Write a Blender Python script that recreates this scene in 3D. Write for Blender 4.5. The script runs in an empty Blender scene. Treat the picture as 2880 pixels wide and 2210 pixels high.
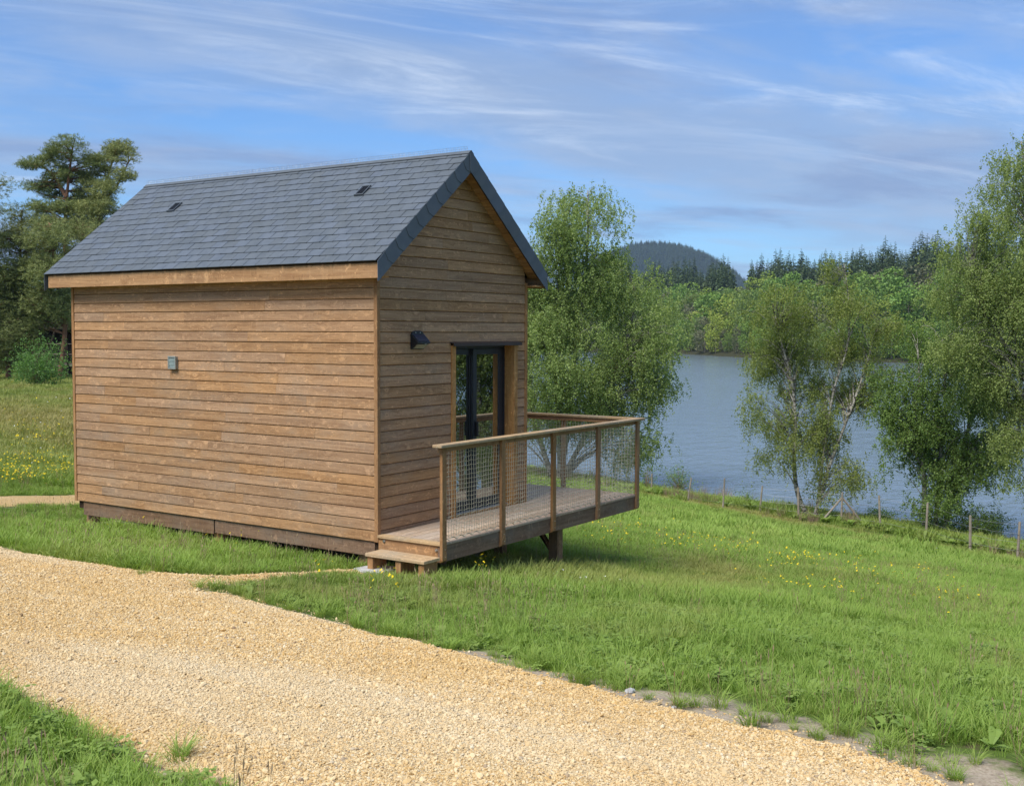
import bpy, bmesh, math, random
import numpy as np
from mathutils import Matrix, Vector

rad = math.radians
scene = bpy.context.scene
rng = np.random.default_rng(11)
random.seed(5)

# ------------------------------------------------------------------ camera
CAM = np.array([-9.1298, -7.8421, 2.2582])
YAW, PITCH, ROLL, FPX = rad(56.1319), rad(-3.1517), rad(0.1662), 3183.04
FW = np.array([math.sin(YAW) * math.cos(PITCH), math.cos(YAW) * math.cos(PITCH), math.sin(PITCH)])
RT = np.array([math.cos(YAW), -math.sin(YAW), 0.0])
UP = np.cross(RT, FW)
RT, UP = RT * math.cos(ROLL) + UP * math.sin(ROLL), UP * math.cos(ROLL) - RT * math.sin(ROLL)
cam_d = bpy.data.cameras.new('camera')
cam = bpy.data.objects.new('camera', cam_d)
scene.collection.objects.link(cam)
cam.matrix_world = Matrix(((RT[0], UP[0], -FW[0], CAM[0]), (RT[1], UP[1], -FW[1], CAM[1]),
                           (RT[2], UP[2], -FW[2], CAM[2]), (0, 0, 0, 1)))
cam_d.sensor_fit = 'HORIZONTAL'
cam_d.sensor_width = 36.0
cam_d.lens = FPX / 2880 * 36.0
cam_d.clip_start, cam_d.clip_end = 0.05, 12000
scene.camera = cam

# ------------------------------------------------------------------ light
SUN_DIR = Vector((-0.72, 0.08, 1.0)).normalized()      # towards the sun
SUN_EL = math.asin(SUN_DIR.z)
SUN_AZ = math.atan2(SUN_DIR.x, SUN_DIR.y)
sun_d = bpy.data.lights.new('sun', 'SUN')
sun_d.energy, sun_d.angle, sun_d.color = 2.75, rad(30.0), (1.0, 0.965, 0.90)
sun = bpy.data.objects.new('sun', sun_d)
scene.collection.objects.link(sun)
sun.rotation_euler = SUN_DIR.to_track_quat('Z', 'Y').to_euler()

world = bpy.data.worlds.new('World')
scene.world = world
world.use_nodes = True
def build_world():
    nt = world.node_tree
    nt.nodes.clear()
    N = nt.nodes.new; Lk = nt.links.new
    out = N('ShaderNodeOutputWorld'); bg = N('ShaderNodeBackground'); Lk(bg.outputs[0], out.inputs[0])
    bg.inputs['Strength'].default_value = 0.105
    sky = N('ShaderNodeTexSky'); sky.sky_type = 'NISHITA'; sky.sun_disc = False
    sky.sun_elevation, sky.sun_rotation = SUN_EL, SUN_AZ
    sky.air_density, sky.dust_density, sky.ozone_density = 1.0, 0.35, 2.2
    tc = N('ShaderNodeTexCoord'); sep = N('ShaderNodeSeparateXYZ'); Lk(tc.outputs['Generated'], sep.inputs[0])
    def M(op, a, b=None, c=None):
        n = N('ShaderNodeMath'); n.operation = op
        for i, v in enumerate((a, b, c)):
            if v is None: continue
            if isinstance(v, (int, float)): n.inputs[i].default_value = v
            else: Lk(v, n.inputs[i])
        return n.outputs[0]
    zz = M('ADD', M('MAXIMUM', sep.outputs[2], 0.0), 0.10)
    u0 = M('DIVIDE', sep.outputs[0], zz); v0 = M('DIVIDE', sep.outputs[1], zz)
    a = rad(-32)
    u = M('ADD', M('MULTIPLY', u0, math.cos(a)), M('MULTIPLY', v0, math.sin(a)))
    v = M('SUBTRACT', M('MULTIPLY', v0, math.cos(a)), M('MULTIPLY', u0, math.sin(a)))
    def noise(su, sv, off, detail, rough, dist=0.0):
        c = N('ShaderNodeCombineXYZ')
        Lk(M('MULTIPLY', u, su), c.inputs[0]); Lk(M('MULTIPLY', v, sv), c.inputs[1]); c.inputs[2].default_value = off
        n = N('ShaderNodeTexNoise'); n.inputs['Scale'].default_value = 1.0
        n.inputs['Detail'].default_value = detail; n.inputs['Roughness'].default_value = rough
        n.inputs['Distortion'].default_value = dist
        Lk(c.outputs[0], n.inputs['Vector'])
        return n.outputs['Fac']
    def ramp(x, lo, hi):
        n = N('ShaderNodeMapRange'); n.interpolation_type = 'SMOOTHSTEP'
        n.inputs['From Min'].default_value = lo; n.inputs['From Max'].default_value = hi
        Lk(x, n.inputs['Value']); return n.outputs[0]
    def mix(f, c1, c2):
        n = N('ShaderNodeMix'); n.data_type = 'RGBA'
        if isinstance(f, (int, float)): n.inputs['Factor'].default_value = f
        else: Lk(f, n.inputs['Factor'])
        for s, v in ((6, c1), (7, c2)):
            if isinstance(v, tuple): n.inputs[s].default_value = v
            else: Lk(v, n.inputs[s])
        return n.outputs[2]
    # clear sky, slightly darkened towards deep blue, as the air of the photograph
    tint = N('ShaderNodeMix'); tint.data_type = 'RGBA'; tint.blend_type = 'MULTIPLY'
    tint.inputs['Factor'].default_value = 1.0
    Lk(sky.outputs[0], tint.inputs[6]); tint.inputs[7].default_value = (0.41, 0.64, 0.92, 1)
    col = tint.outputs[2]
    veil = ramp(noise(0.42, 0.75, 3.1, 4, 0.55, 0.35), 0.33, 0.62)      # broad lavender grey veil
    col = mix(M('ADD', M('MULTIPLY', veil, 0.70), 0.08), col, (1.98, 2.58, 3.70, 1))
    bands = ramp(noise(0.62, 1.5, 8.4, 7, 0.62, 0.6), 0.46, 0.68)       # darker long bands
    col = mix(M('MULTIPLY', bands, 0.68), col, (1.40, 2.0, 3.4, 1))
    mott = ramp(noise(1.9, 3.4, 5.5, 5, 0.6, 0.4), 0.42, 0.70)          # mottled thin cloud
    col = mix(M('MULTIPLY', mott, 0.34), col, (2.7, 3.25, 4.3, 1))
    cir = ramp(noise(0.62, 2.1, 21.3, 9, 0.68, 1.0), 0.50, 0.80)        # white wisps
    mask = ramp(noise(0.35, 0.6, 14.0, 2, 0.5), 0.42, 0.62)
    col = mix(M('MULTIPLY', M('MULTIPLY', cir, mask), 0.60), col, (4.7, 5.3, 6.2, 1))
    Lk(col, bg.inputs['Color'])
build_world()

vs = scene.view_settings
vs.view_transform, vs.look, vs.exposure, vs.gamma = 'Standard', 'None', 0.80, 1.0
vs.use_curve_mapping = False
scene.render.engine = 'CYCLES'
cy = scene.cycles
cy.use_denoising = True
cy.max_bounces, cy.diffuse_bounces, cy.glossy_bounces, cy.transmission_bounces = 8, 3, 4, 6
cy.transparent_max_bounces, cy.volume_bounces = 8, 0
cy.sample_clamp_indirect = 6.0

# ------------------------------------------------------------------ helpers
COL = scene.collection
def obj(name, data, parent=None, mats=None):
    o = bpy.data.objects.new(name, data)
    COL.objects.link(o)
    if parent is not None: o.parent = parent
    if mats is not None and data is not None:
        for m in (mats if isinstance(mats, (list, tuple)) else [mats]): data.materials.append(m)
    return o
def empty(name, loc=(0, 0, 0), rz=0.0, parent=None):
    o = bpy.data.objects.new(name, None); COL.objects.link(o)
    o.location = loc; o.rotation_euler = (0, 0, rz); o.empty_display_size = 0.2
    if parent is not None: o.parent = parent
    return o
def tag(o, label, cat=None, group=None, kind=None):
    if label: o['label'] = label
    if cat: o['category'] = cat
    if group: o['group'] = group
    if kind: o['kind'] = kind
    return o
def fast_mesh(name, V, F, smooth=False, attrs=None):
    """V Nx3, F Mxk (k constant)"""
    V = np.asarray(V, np.float32); F = np.asarray(F, np.int32)
    me = bpy.data.meshes.new(name)
    me.vertices.add(len(V)); me.vertices.foreach_set('co', V.ravel())
    k = F.shape[1]
    me.loops.add(F.size); me.loops.foreach_set('vertex_index', F.ravel())
    me.polygons.add(len(F))
    me.polygons.foreach_set('loop_start', np.arange(0, F.size, k, dtype=np.int32))
    me.polygons.foreach_set('loop_total', np.full(len(F), k, np.int32))
    if smooth: me.polygons.foreach_set('use_smooth', np.ones(len(F), bool))
    for n, a in (attrs or {}).items():
        at = me.attributes.new(n, 'FLOAT', 'POINT'); at.data.foreach_set('value', np.asarray(a, np.float32))
    me.update(calc_edges=True)
    if not smooth: me.shade_flat()
    return me
class MB:
    """collects shapes into one mesh"""
    def __init__(s): s.v, s.f = [], []
    def add(s, vs, fs):
        b = len(s.v); s.v += [tuple(p) for p in vs]; s.f += [tuple(i + b for i in f) for f in fs]; return s
    def box(s, x0, x1, y0, y1, z0, z1):
        return s.add([(x0, y0, z0), (x1, y0, z0), (x1, y1, z0), (x0, y1, z0), (x0, y0, z1), (x1, y0, z1), (x1, y1, z1), (x0, y1, z1)],
                     [(0, 3, 2, 1), (4, 5, 6, 7), (0, 1, 5, 4), (1, 2, 6, 5), (2, 3, 7, 6), (3, 0, 4, 7)])
    def prism(s, poly, d):
        """poly: list of 3d points (planar), extruded by vector d"""
        n = len(poly); a = [Vector(p) for p in poly]; d = Vector(d)
        return s.add([tuple(p) for p in a] + [tuple(p + d) for p in a],
                     [tuple(range(n))[::-1], tuple(range(n, 2 * n))] + [(i, (i + 1) % n, n + (i + 1) % n, n + i) for i in range(n)])
    def tube(s, pts, radii, seg=6, cap=True):
        pts = [Vector(p) for p in pts]
        if not hasattr(radii, '__len__'): radii = [radii] * len(pts)
        b = len(s.v); ref = None
        for i, p in enumerate(pts):
            t = (pts[min(i + 1, len(pts) - 1)] - pts[max(i - 1, 0)]).normalized()
            if ref is None: ref = t.orthogonal().normalized()
            a = (ref - t * ref.dot(t))
            a = a.normalized() if a.length > 1e-5 else t.orthogonal().normalized()
            ref = a; c = t.cross(a)
            for k in range(seg):
                w = 2 * math.pi * k / seg
                s.v.append(tuple(p + (a * math.cos(w) + c * math.sin(w)) * radii[i]))
        for i in range(len(pts) - 1):
            for k in range(seg):
                s.f.append((b + i * seg + k, b + i * seg + (k + 1) % seg, b + (i + 1) * seg + (k + 1) % seg, b + (i + 1) * seg + k))
        if cap:
            s.f.append(tuple(b + k for k in range(seg))[::-1]); s.f.append(tuple(b + (len(pts) - 1) * seg + k for k in range(seg)))
        return s
    def mesh(s, name, smooth=False):
        me = bpy.data.meshes.new(name); me.from_pydata(s.v, [], s.f); me.update()
        bm = bmesh.new(); bm.from_mesh(me); bmesh.ops.recalc_face_normals(bm, faces=bm.faces); bm.to_mesh(me); bm.free()
        if smooth: me.polygons.foreach_set('use_smooth', [True] * len(me.polygons))
        return me
    def build(s, name, mat, parent=None, smooth=False, bevel=0.0):
        o = obj(name, s.mesh(name, smooth), parent, mat)
        if bevel:
            m = o.modifiers.new('bevel', 'BEVEL'); m.width = bevel; m.segments = 2; m.limit_method = 'ANGLE'
        return o
def box_obj(name, mat, parent, x0, x1, y0, y1, z0, z1, axis='x', bevel=0.003):
    """a timber: local x runs along its length, so that the grain follows it"""
    c = Vector(((x0 + x1) / 2, (y0 + y1) / 2, (z0 + z1) / 2)); d = (x1 - x0, y1 - y0, z1 - z0)
    if axis == 'x': R = Matrix.Identity(3); l, w, t = d[0], d[1], d[2]
    elif axis == 'y': R = Matrix.Rotation(rad(90), 3, 'Z'); l, w, t = d[1], d[0], d[2]
    else: R = Matrix.Rotation(rad(-90), 3, 'Y'); l, w, t = d[2], d[1], d[0]
    o = MB().box(-l / 2, l / 2, -w / 2, w / 2, -t / 2, t / 2).build(name, mat, parent, bevel=bevel)
    o.matrix_local = Matrix.Translation(c) @ R.to_4x4()
    return o

# ------------------------------------------------------------------ materials
class NB:
    def __init__(s, name):
        s.m = bpy.data.materials.new(name); s.m.use_nodes = True
        s.t = s.m.node_tree; s.t.nodes.clear()
        s.out = s.n('ShaderNodeOutputMaterial')
    def n(s, ty, **kw):
        x = s.t.nodes.new(ty)
        for k, v in kw.items(): setattr(x, k, v)
        return x
    def l(s, a, b): s.t.links.new(a, b)
    def set(s, sock, v):
        if v is None: return
        if isinstance(v, (int, float)): sock.default_value = v
        elif isinstance(v, tuple): sock.default_value = v if len(v) == len(sock.default_value) else (*v, 1)
        else: s.l(v, sock)
    def math(s, op, a, b=None, c=None, clamp=False):
        x = s.n('ShaderNodeMath', operation=op, use_clamp=clamp)
        for i, v in enumerate((a, b, c)): s.set(x.inputs[i], v)
        return x.outputs[0]
    def mix(s, f, a, b, blend='MIX'):
        x = s.n('ShaderNodeMix', data_type='RGBA', blend_type=blend)
        s.set(x.inputs['Factor'], f); s.set(x.inputs[6], a); s.set(x.inputs[7], b); return x.outputs[2]
    def ramp(s, v, lo, hi, a=0.0, b=1.0, smooth=True):
        x = s.n('ShaderNodeMapRange', interpolation_type='SMOOTHSTEP' if smooth else 'LINEAR')
        s.set(x.inputs['Value'], v); x.inputs['From Min'].default_value = lo; x.inputs['From Max'].default_value = hi
        x.inputs['To Min'].default_value = a; x.inputs['To Max'].default_value = b; return x.outputs[0]
    def mapv(s, vec, scale=(1, 1, 1), loc=(0, 0, 0)):
        x = s.n('ShaderNodeMapping'); s.l(vec, x.inputs[0]); x.inputs['Scale'].default_value = scale
        x.inputs['Location'].default_value = loc; return x.outputs[0]
    def noise(s, vec, scale, detail=3, rough=0.55, dist=0.0):
        x = s.n('ShaderNodeTexNoise'); s.l(vec, x.inputs['Vector']); x.inputs['Scale'].default_value = scale
        x.inputs['Detail'].default_value = detail; x.inputs['Roughness'].default_value = rough
        x.inputs['Distortion'].default_value = dist; return x.outputs['Fac']
    def voro(s, vec, scale, feature='F1', out='Distance'):
        x = s.n('ShaderNodeTexVoronoi', feature=feature); s.l(vec, x.inputs['Vector']); x.inputs['Scale'].default_value = scale
        return x.outputs[out]
    def bump(s, h, strength, dist=0.01):
        x = s.n('ShaderNodeBump'); s.l(h, x.inputs['Height']); x.inputs['Strength'].default_value = strength
        x.inputs['Distance'].default_value = dist; return x.outputs[0]
    def pbr(s, col, rough=0.7, spec=0.4, metal=0.0, normal=None, **kw):
        x = s.n('ShaderNodeBsdfPrincipled')
        s.set(x.inputs['Base Color'], col); s.set(x.inputs['Roughness'], rough)
        s.set(x.inputs['Specular IOR Level'], spec); s.set(x.inputs['Metallic'], metal)
        if normal is not None: s.l(normal, x.inputs['Normal'])
        return x
    def done(s, sh):
        s.l(sh.outputs[0] if hasattr(sh, 'outputs') else sh, s.out.inputs[0]); return s.m
    def hsv(s, col, h=0.5, sat=1.0, val=1.0):
        x = s.n('ShaderNodeHueSaturation'); s.set(x.inputs['Color'], col)
        s.set(x.inputs['Hue'], h); s.set(x.inputs['Saturation'], sat); s.set(x.inputs['Value'], val); return x.outputs[0]

def wood_mat(name, light, dark, grey=(0.20, 0.165, 0.125), grey_amt=0.42, knots=1.0, vary=0.11, rough=0.72):
    b = NB(name)
    tc = b.n('ShaderNodeTexCoord').outputs['Object']
    rnd = b.n('ShaderNodeObjectInfo').outputs['Random']
    off = b.n('ShaderNodeCombineXYZ')
    b.l(b.math('MULTIPLY', rnd, 61.0), off.inputs[0]); b.l(b.math('MULTIPLY', rnd, 23.7), off.inputs[1])
    va = b.n('ShaderNodeVectorMath', operation='ADD'); b.l(tc, va.inputs[0]); b.l(off.outputs[0], va.inputs[1])
    p = va.outputs[0]
    # knots, one every 25 to 50 cm along the board
    kn = b.n('ShaderNodeTexNoise'); b.l(b.mapv(p, (9, 22, 9)), kn.inputs['Vector']); kn.inputs['Scale'].default_value = 1.0
    kw = b.n('ShaderNodeVectorMath', operation='MULTIPLY_ADD'); b.l(kn.outputs['Color'], kw.inputs[0]); kw.inputs[1].default_value = (0.09, 0.05, 0.0); b.l(p, kw.inputs[2])
    kv = b.mapv(kw.outputs[0], (5.0, 7.5, 3.0))
    kd = b.voro(kv, 1.0)
    warp = b.math('MULTIPLY', b.ramp(kd, 0.0, 0.5, 1.0, 0.0), 0.05)
    comb = b.n('ShaderNodeCombineXYZ'); b.l(warp, comb.inputs[1])
    pv = b.n('ShaderNodeVectorMath', operation='ADD'); b.l(p, pv.inputs[0]); b.l(comb.outputs[0], pv.inputs[1])
    g1 = b.noise(b.mapv(pv.outputs[0], (1.3, 26, 26)), 1.0, 5, 0.6, 0.6)
    g2 = b.noise(b.mapv(pv.outputs[0], (4.0, 150, 150)), 1.0, 3, 0.6)
    bl = b.noise(b.mapv(p, (1.7, 4.0, 4.0)), 1.0, 4, 0.6)
    saw = b.noise(b.mapv(p, (46, 3.0, 3.0)), 1.0, 2, 0.5)
    c = b.mix(b.ramp(g1, 0.30, 0.72), light, dark)
    c = b.mix(b.math('MULTIPLY', b.ramp(g2, 0.42, 0.75), 0.35), c, tuple(0.55 * x for x in dark))
    wpos = b.n('ShaderNodeNewGeometry').outputs['Position']
    wn = b.noise(b.mapv(wpos, (1.1, 1.1, 2.4)), 1.3, 4, 0.6)
    wz = b.n('ShaderNodeSeparateXYZ'); b.l(wpos, wz.inputs[0])
    gm = b.math('MULTIPLY', b.ramp(wz.outputs[2], 0.9, 3.0, 1.25, 0.55), b.ramp(b.math('ADD', b.math('MULTIPLY', wn, 0.6), b.math('MULTIPLY', bl, 0.5)), 0.50, 0.72))
    gm = b.math('MULTIPLY', gm, grey_amt)
    c = b.mix(gm, c, grey)
    c = b.mix(b.math('MULTIPLY', b.ramp(saw, 0.55, 0.78), 0.22), c, tuple(min(1, 1.5 * x) for x in light))
    fl = b.noise(b.mapv(p, (13, 40, 13)), 1.0, 3, 0.7, 1.2)
    c = b.mix(b.math('MULTIPLY', b.ramp(fl, 0.57, 0.70), 0.62), c, tuple(min(1, 1.6 * x) for x in light))
    c = b.mix(b.math('MULTIPLY', b.ramp(fl, 0.43, 0.28), 0.60), c, tuple(0.55 * x for x in dark))
    if knots > 0:
        c = b.mix(b.math('MULTIPLY', b.ramp(kd, 0.07, 0.24, 1.0, 0.0), 0.36 * knots), c, tuple(min(1, 1.75 * x) for x in light))
        c = b.mix(b.math('MULTIPLY', b.ramp(kd, 0.03, 0.10, 1.0, 0.0), 0.60 * knots), c, tuple(0.45 * x for x in dark))
    c = b.hsv(c, 0.5, b.ramp(rnd, 0, 1, 0.92, 1.06, False), b.ramp(b.math('FRACT', b.math('MULTIPLY', rnd, 7.31)), 0, 1, 1 - vary, 1 + vary, False))
    h = b.math('ADD', b.math('MULTIPLY', g1, 0.7), b.math('MULTIPLY', g2, 0.5))
    return b.done(b.pbr(c, rough, 0.3, normal=b.bump(h, 0.55, 0.004)))

M = {}
M['clad'] = wood_mat('cladding_wood', (0.450, 0.262, 0.132), (0.290, 0.155, 0.072), grey=(0.335, 0.240, 0.160))
M['trim'] = wood_mat('trim_wood', (0.420, 0.225, 0.095), (0.280, 0.135, 0.050), grey_amt=0.15, knots=0.3, vary=0.1)
M['reveal'] = wood_mat('reveal_wood', (0.52, 0.285, 0.105), (0.34, 0.155, 0.048), grey_amt=0.1, knots=0.4, vary=0.08)
M['fascia'] = wood_mat('fascia_wood', (0.480, 0.278, 0.130), (0.330, 0.172, 0.074), grey_amt=0.2, vary=0.1)
M['beam'] = wood_mat('beam_wood', (0.360, 0.195, 0.088), (0.240, 0.118, 0.048), grey_amt=0.45, vary=0.1)
M['rail'] = wood_mat('rail_wood', (0.540, 0.365, 0.185), (0.390, 0.240, 0.112), grey=(0.31, 0.27, 0.20), grey_amt=0.5, knots=0.5, vary=0.12)
M['deck'] = wood_mat('deck_wood', (0.500, 0.370, 0.255), (0.360, 0.250, 0.165), grey=(0.40, 0.33, 0.26), grey_amt=0.6, knots=0.3, vary=0.16)
M['skirt'] = wood_mat('skirt_wood', (0.240, 0.145, 0.085), (0.150, 0.082, 0.045), grey=(0.19, 0.145, 0.105), grey_amt=0.6, knots=0.6, vary=0.08)
M['soffit'] = wood_mat('soffit_wood', (0.46, 0.245, 0.095), (0.30, 0.145, 0.050), grey_amt=0.1, vary=0.15)

def simple(name, col, rough=0.6, spec=0.4, metal=0.0, var=0.0, scale=8.0, bumpk=0.0):
    b = NB(name)
    tc = b.n('ShaderNodeTexCoord').outputs['Object']
    n = b.noise(tc, scale, 4, 0.6)
    c = b.mix(b.ramp(n, 0.3, 0.7), tuple(x * (1 - var) for x in col), tuple(min(1, x * (1 + var)) for x in col))
    return b.done(b.pbr(c, rough, spec, metal, b.bump(n, bumpk, 0.01) if bumpk else None))
M['core'] = simple('wall_core', (0.045, 0.028, 0.016), 0.9, 0.2, var=0.2)
M['alu'] = simple('dark_aluminium', (0.028, 0.032, 0.040), 0.38, 0.5, 0.2, 0.08)
M['drip'] = simple('brown_metal', (0.060, 0.040, 0.034), 0.45, 0.5, 0.3, 0.1)
M['black'] = simple('black_plastic', (0.012, 0.013, 0.016), 0.42, 0.5, 0, 0.15)
M['zinc'] = simple('zinc', (0.42, 0.46, 0.50), 0.42, 0.5, 0.7, 0.12)
M['ventm'] = simple('vent_grey', (0.30, 0.315, 0.285), 0.5, 0.5, 0.2, 0.15)
M['ventl'] = simple('vent_louvre', (0.26, 0.33, 0.31), 0.5, 0.5, 0.1, 0.15)
M['concrete'] = simple('concrete', (0.46, 0.45, 0.43), 0.9, 0.2, 0, 0.18, 14, 0.4)
M['screw'] = simple('screw_steel', (0.55, 0.55, 0.55), 0.3, 0.5, 0.9)
M['bolt'] = simple('bolt_steel', (0.30, 0.26, 0.22), 0.45, 0.5, 0.7, 0.2)
M['lens'] = simple('lamp_lens', (0.34, 0.34, 0.27), 0.25, 0.5, 0.1, 0.15, 40)
M['rope'] = simple('rope', (0.50, 0.455, 0.335), 0.9, 0.2, 0, 0.12, 60)
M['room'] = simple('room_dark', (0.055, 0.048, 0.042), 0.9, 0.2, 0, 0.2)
M['wire'] = simple('galvanised_wire', (0.30, 0.30, 0.29), 0.5, 0.5, 0.5, 0.1)
M['combw'] = simple('ridge_wire', (0.52, 0.56, 0.60), 0.4, 0.5, 0.4, 0.1)

def solar_mat():
    b = NB('solar_cell')
    tc = b.n('ShaderNodeTexCoord').outputs['Object']
    g = b.voro(tc, 34.0)
    c = b.mix(b.ramp(g, 0.0, 0.6), (0.016, 0.022, 0.040), (0.028, 0.036, 0.060))
    return b.done(b.pbr(c, 0.22, 0.6))
M['solar'] = solar_mat()

def slate_mat():
    b = NB('slate')
    tc = b.n('ShaderNodeTexCoord').outputs['Object']
    rnd = b.n('ShaderNodeObjectInfo').outputs['Random']
    at = b.n('ShaderNodeAttribute', attribute_name='tint').outputs['Fac']
    r = b.math('FRACT', b.math('ADD', b.math('MULTIPLY', rnd, 5.3), at))
    tc = b.n('ShaderNodeNewGeometry').outputs['Position']
    n = b.noise(tc, 7.0, 6, 0.65)
    n2 = b.noise(tc, 60.0, 3, 0.6)
    c = b.mix(b.ramp(n, 0.3, 0.7), (0.088, 0.104, 0.122), (0.112, 0.130, 0.150))
    c = b.hsv(c, b.ramp(r, 0, 1, 0.49, 0.51, False), b.ramp(r, 0, 1, 0.8, 1.15, False), b.ramp(r, 0, 1, 0.88, 1.12, False))
    return b.done(b.pbr(c, b.ramp(n, 0.2, 0.8, 0.50, 0.66), 0.42, normal=b.bump(b.math('ADD', n, b.math('MULTIPLY', n2, 0.4)), 0.10, 0.002)))
M['slate'] = slate_mat()

def glass_mat():
    b = NB('door_glass')
    g = b.n('ShaderNodeBsdfGlossy'); g.inputs['Roughness'].default_value = 0.0; g.inputs['Color'].default_value = (0.88, 0.92, 0.90, 1)
    t = b.n('ShaderNodeBsdfTransparent'); t.inputs['Color'].default_value = (0.34, 0.37, 0.36, 1)
    fr = b.n('ShaderNodeFresnel'); fr.inputs['IOR'].default_value = 1.5
    m = b.n('ShaderNodeMixShader')
    b.l(b.math('ADD', b.math('MULTIPLY', fr.outputs[0], 1.2), 0.50, clamp=True), m.inputs[0])
    b.l(t.outputs[0], m.inputs[1]); b.l(g.outputs[0], m.inputs[2])
    return b.done(m)
M['glass'] = glass_mat()

def leaf_mat(name, c1, c2, c3=None, trans=0.38, inst=False, rough=0.55, spec=0.25):
    b = NB(name)
    if inst:
        r = b.n('ShaderNodeAttribute', attribute_name='rnd', attribute_type='INSTANCER').outputs['Fac']
        a2 = b.n('ShaderNodeAttribute', attribute_name='tint').outputs['Fac']
        r2 = b.n('ShaderNodeAttribute', attribute_name='dry', attribute_type='INSTANCER').outputs['Fac']
        f = b.math('ADD', b.math('MULTIPLY', r, 0.6), b.math('MULTIPLY', a2, 0.4))
        c = b.mix(f, c1, c2)
        c = b.mix(r2, c, c3 or c2)
    else:
        a = b.n('ShaderNodeAttribute', attribute_name='tint').outputs['Fac']
        rnd = b.n('ShaderNodeObjectInfo').outputs['Random']
        c = b.mix(a, c1, c2)
        if c3: c = b.mix(b.ramp(rnd, 0.0, 1.0, 0.0, 0.8, False), c, c3)
        c = b.hsv(c, b.ramp(b.math('FRACT', b.math('MULTIPLY', rnd, 9.7)), 0, 1, 0.485, 0.512, False), 1.0, b.ramp(b.math('FRACT', b.math('MULTIPLY', rnd, 3.9)), 0, 1, 0.82, 1.18, False))
    d = b.pbr(c, rough, spec)
    t = b.n('ShaderNodeBsdfTranslucent'); b.set(t.inputs['Color'], b.mix(1.0, c, (1.1, 1.2, 0.62), 'MULTIPLY'))
    m = b.n('ShaderNodeMixShader'); m.inputs[0].default_value = trans
    b.l(d.outputs[0], m.inputs[1]); b.l(t.outputs[0], m.inputs[2])
    return b.done(m)
M['birch_leaf'] = leaf_mat('birch_leaves', (0.165, 0.238, 0.068), (0.3, 0.375, 0.118))
M['birch_leaf_y'] = leaf_mat('birch_leaves_young', (0.205, 0.28, 0.062), (0.37, 0.44, 0.12))
M['dark_leaf'] = leaf_mat('alder_leaves', (0.11, 0.18, 0.042), (0.205, 0.29, 0.072))
M['bush_leaf'] = leaf_mat('bush_leaves', (0.11, 0.2, 0.05), (0.205, 0.315, 0.09))
M['pine_leaf'] = leaf_mat('pine_needles', (0.14, 0.175, 0.055), (0.34, 0.36, 0.125), trans=0.12)
M['far_leaf'] = leaf_mat('far_broadleaf', (0.105, 0.195, 0.038), (0.215, 0.325, 0.06), trans=0.2)
M['far_leaf_y'] = leaf_mat('far_broadleaf_yellow', (0.23, 0.32, 0.046), (0.36, 0.43, 0.078), trans=0.2)
M['far_leaf_d'] = leaf_mat('far_broadleaf_dull', (0.104, 0.12, 0.06), (0.192, 0.188, 0.098), trans=0.15)
M['fir_leaf'] = leaf_mat('far_conifer', (0.042, 0.072, 0.03), (0.105, 0.145, 0.058), trans=0.08)
M['grass'] = leaf_mat('grass_blades', (0.165, 0.27, 0.04), (0.35, 0.48, 0.098), (0.38, 0.33, 0.12), trans=0.35, inst=True)
M['weed'] = leaf_mat('weed_leaves', (0.17, 0.262, 0.044), (0.29, 0.4, 0.09), (0.24, 0.27, 0.08), trans=0.3, inst=True)

def bark_mat(name, c1, c2, cb, thresh):
    b = NB(name)
    tc = b.n('ShaderNodeTexCoord').outputs['Object']
    n = b.noise(b.mapv(tc, (5, 5, 16)), 1.0, 4, 0.6, 0.4)
    n2 = b.noise(tc, 3.0, 3, 0.6)
    c = b.mix(b.ramp(n2, 0.3, 0.7), c1, c2)
    c = b.mix(b.ramp(n, thresh, thresh + 0.08), c, cb)
    return b.done(b.pbr(c, 0.8, 0.2, normal=b.bump(n, 0.5, 0.02)))
M['birch_bark'] = bark_mat('birch_bark', (0.27, 0.245, 0.205), (0.42, 0.395, 0.345), (0.055, 0.047, 0.038), 0.50)
M['pine_bark'] = bark_mat('pine_bark', (0.19, 0.095, 0.055), (0.27, 0.135, 0.075), (0.07, 0.042, 0.03), 0.55)
M['grey_wood'] = bark_mat('weathered_post', (0.24, 0.20, 0.155), (0.34, 0.29, 0.23), (0.10, 0.08, 0.06), 0.6)
M['dry_stem'] = simple('dry_stems', (0.26, 0.19, 0.12), 0.9, 0.1, 0, 0.25, 20)
M['twig'] = simple('green_twigs', (0.13, 0.12, 0.06), 0.8, 0.2, 0, 0.2, 20)
M['hut_wood'] = simple('hut_wood', (0.040, 0.032, 0.025), 0.9, 0.2, 0, 0.3)
M['thatch'] = simple('thatch', (0.050, 0.042, 0.031), 0.95, 0.1, 0, 0.35, 30, 0.8)

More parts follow.
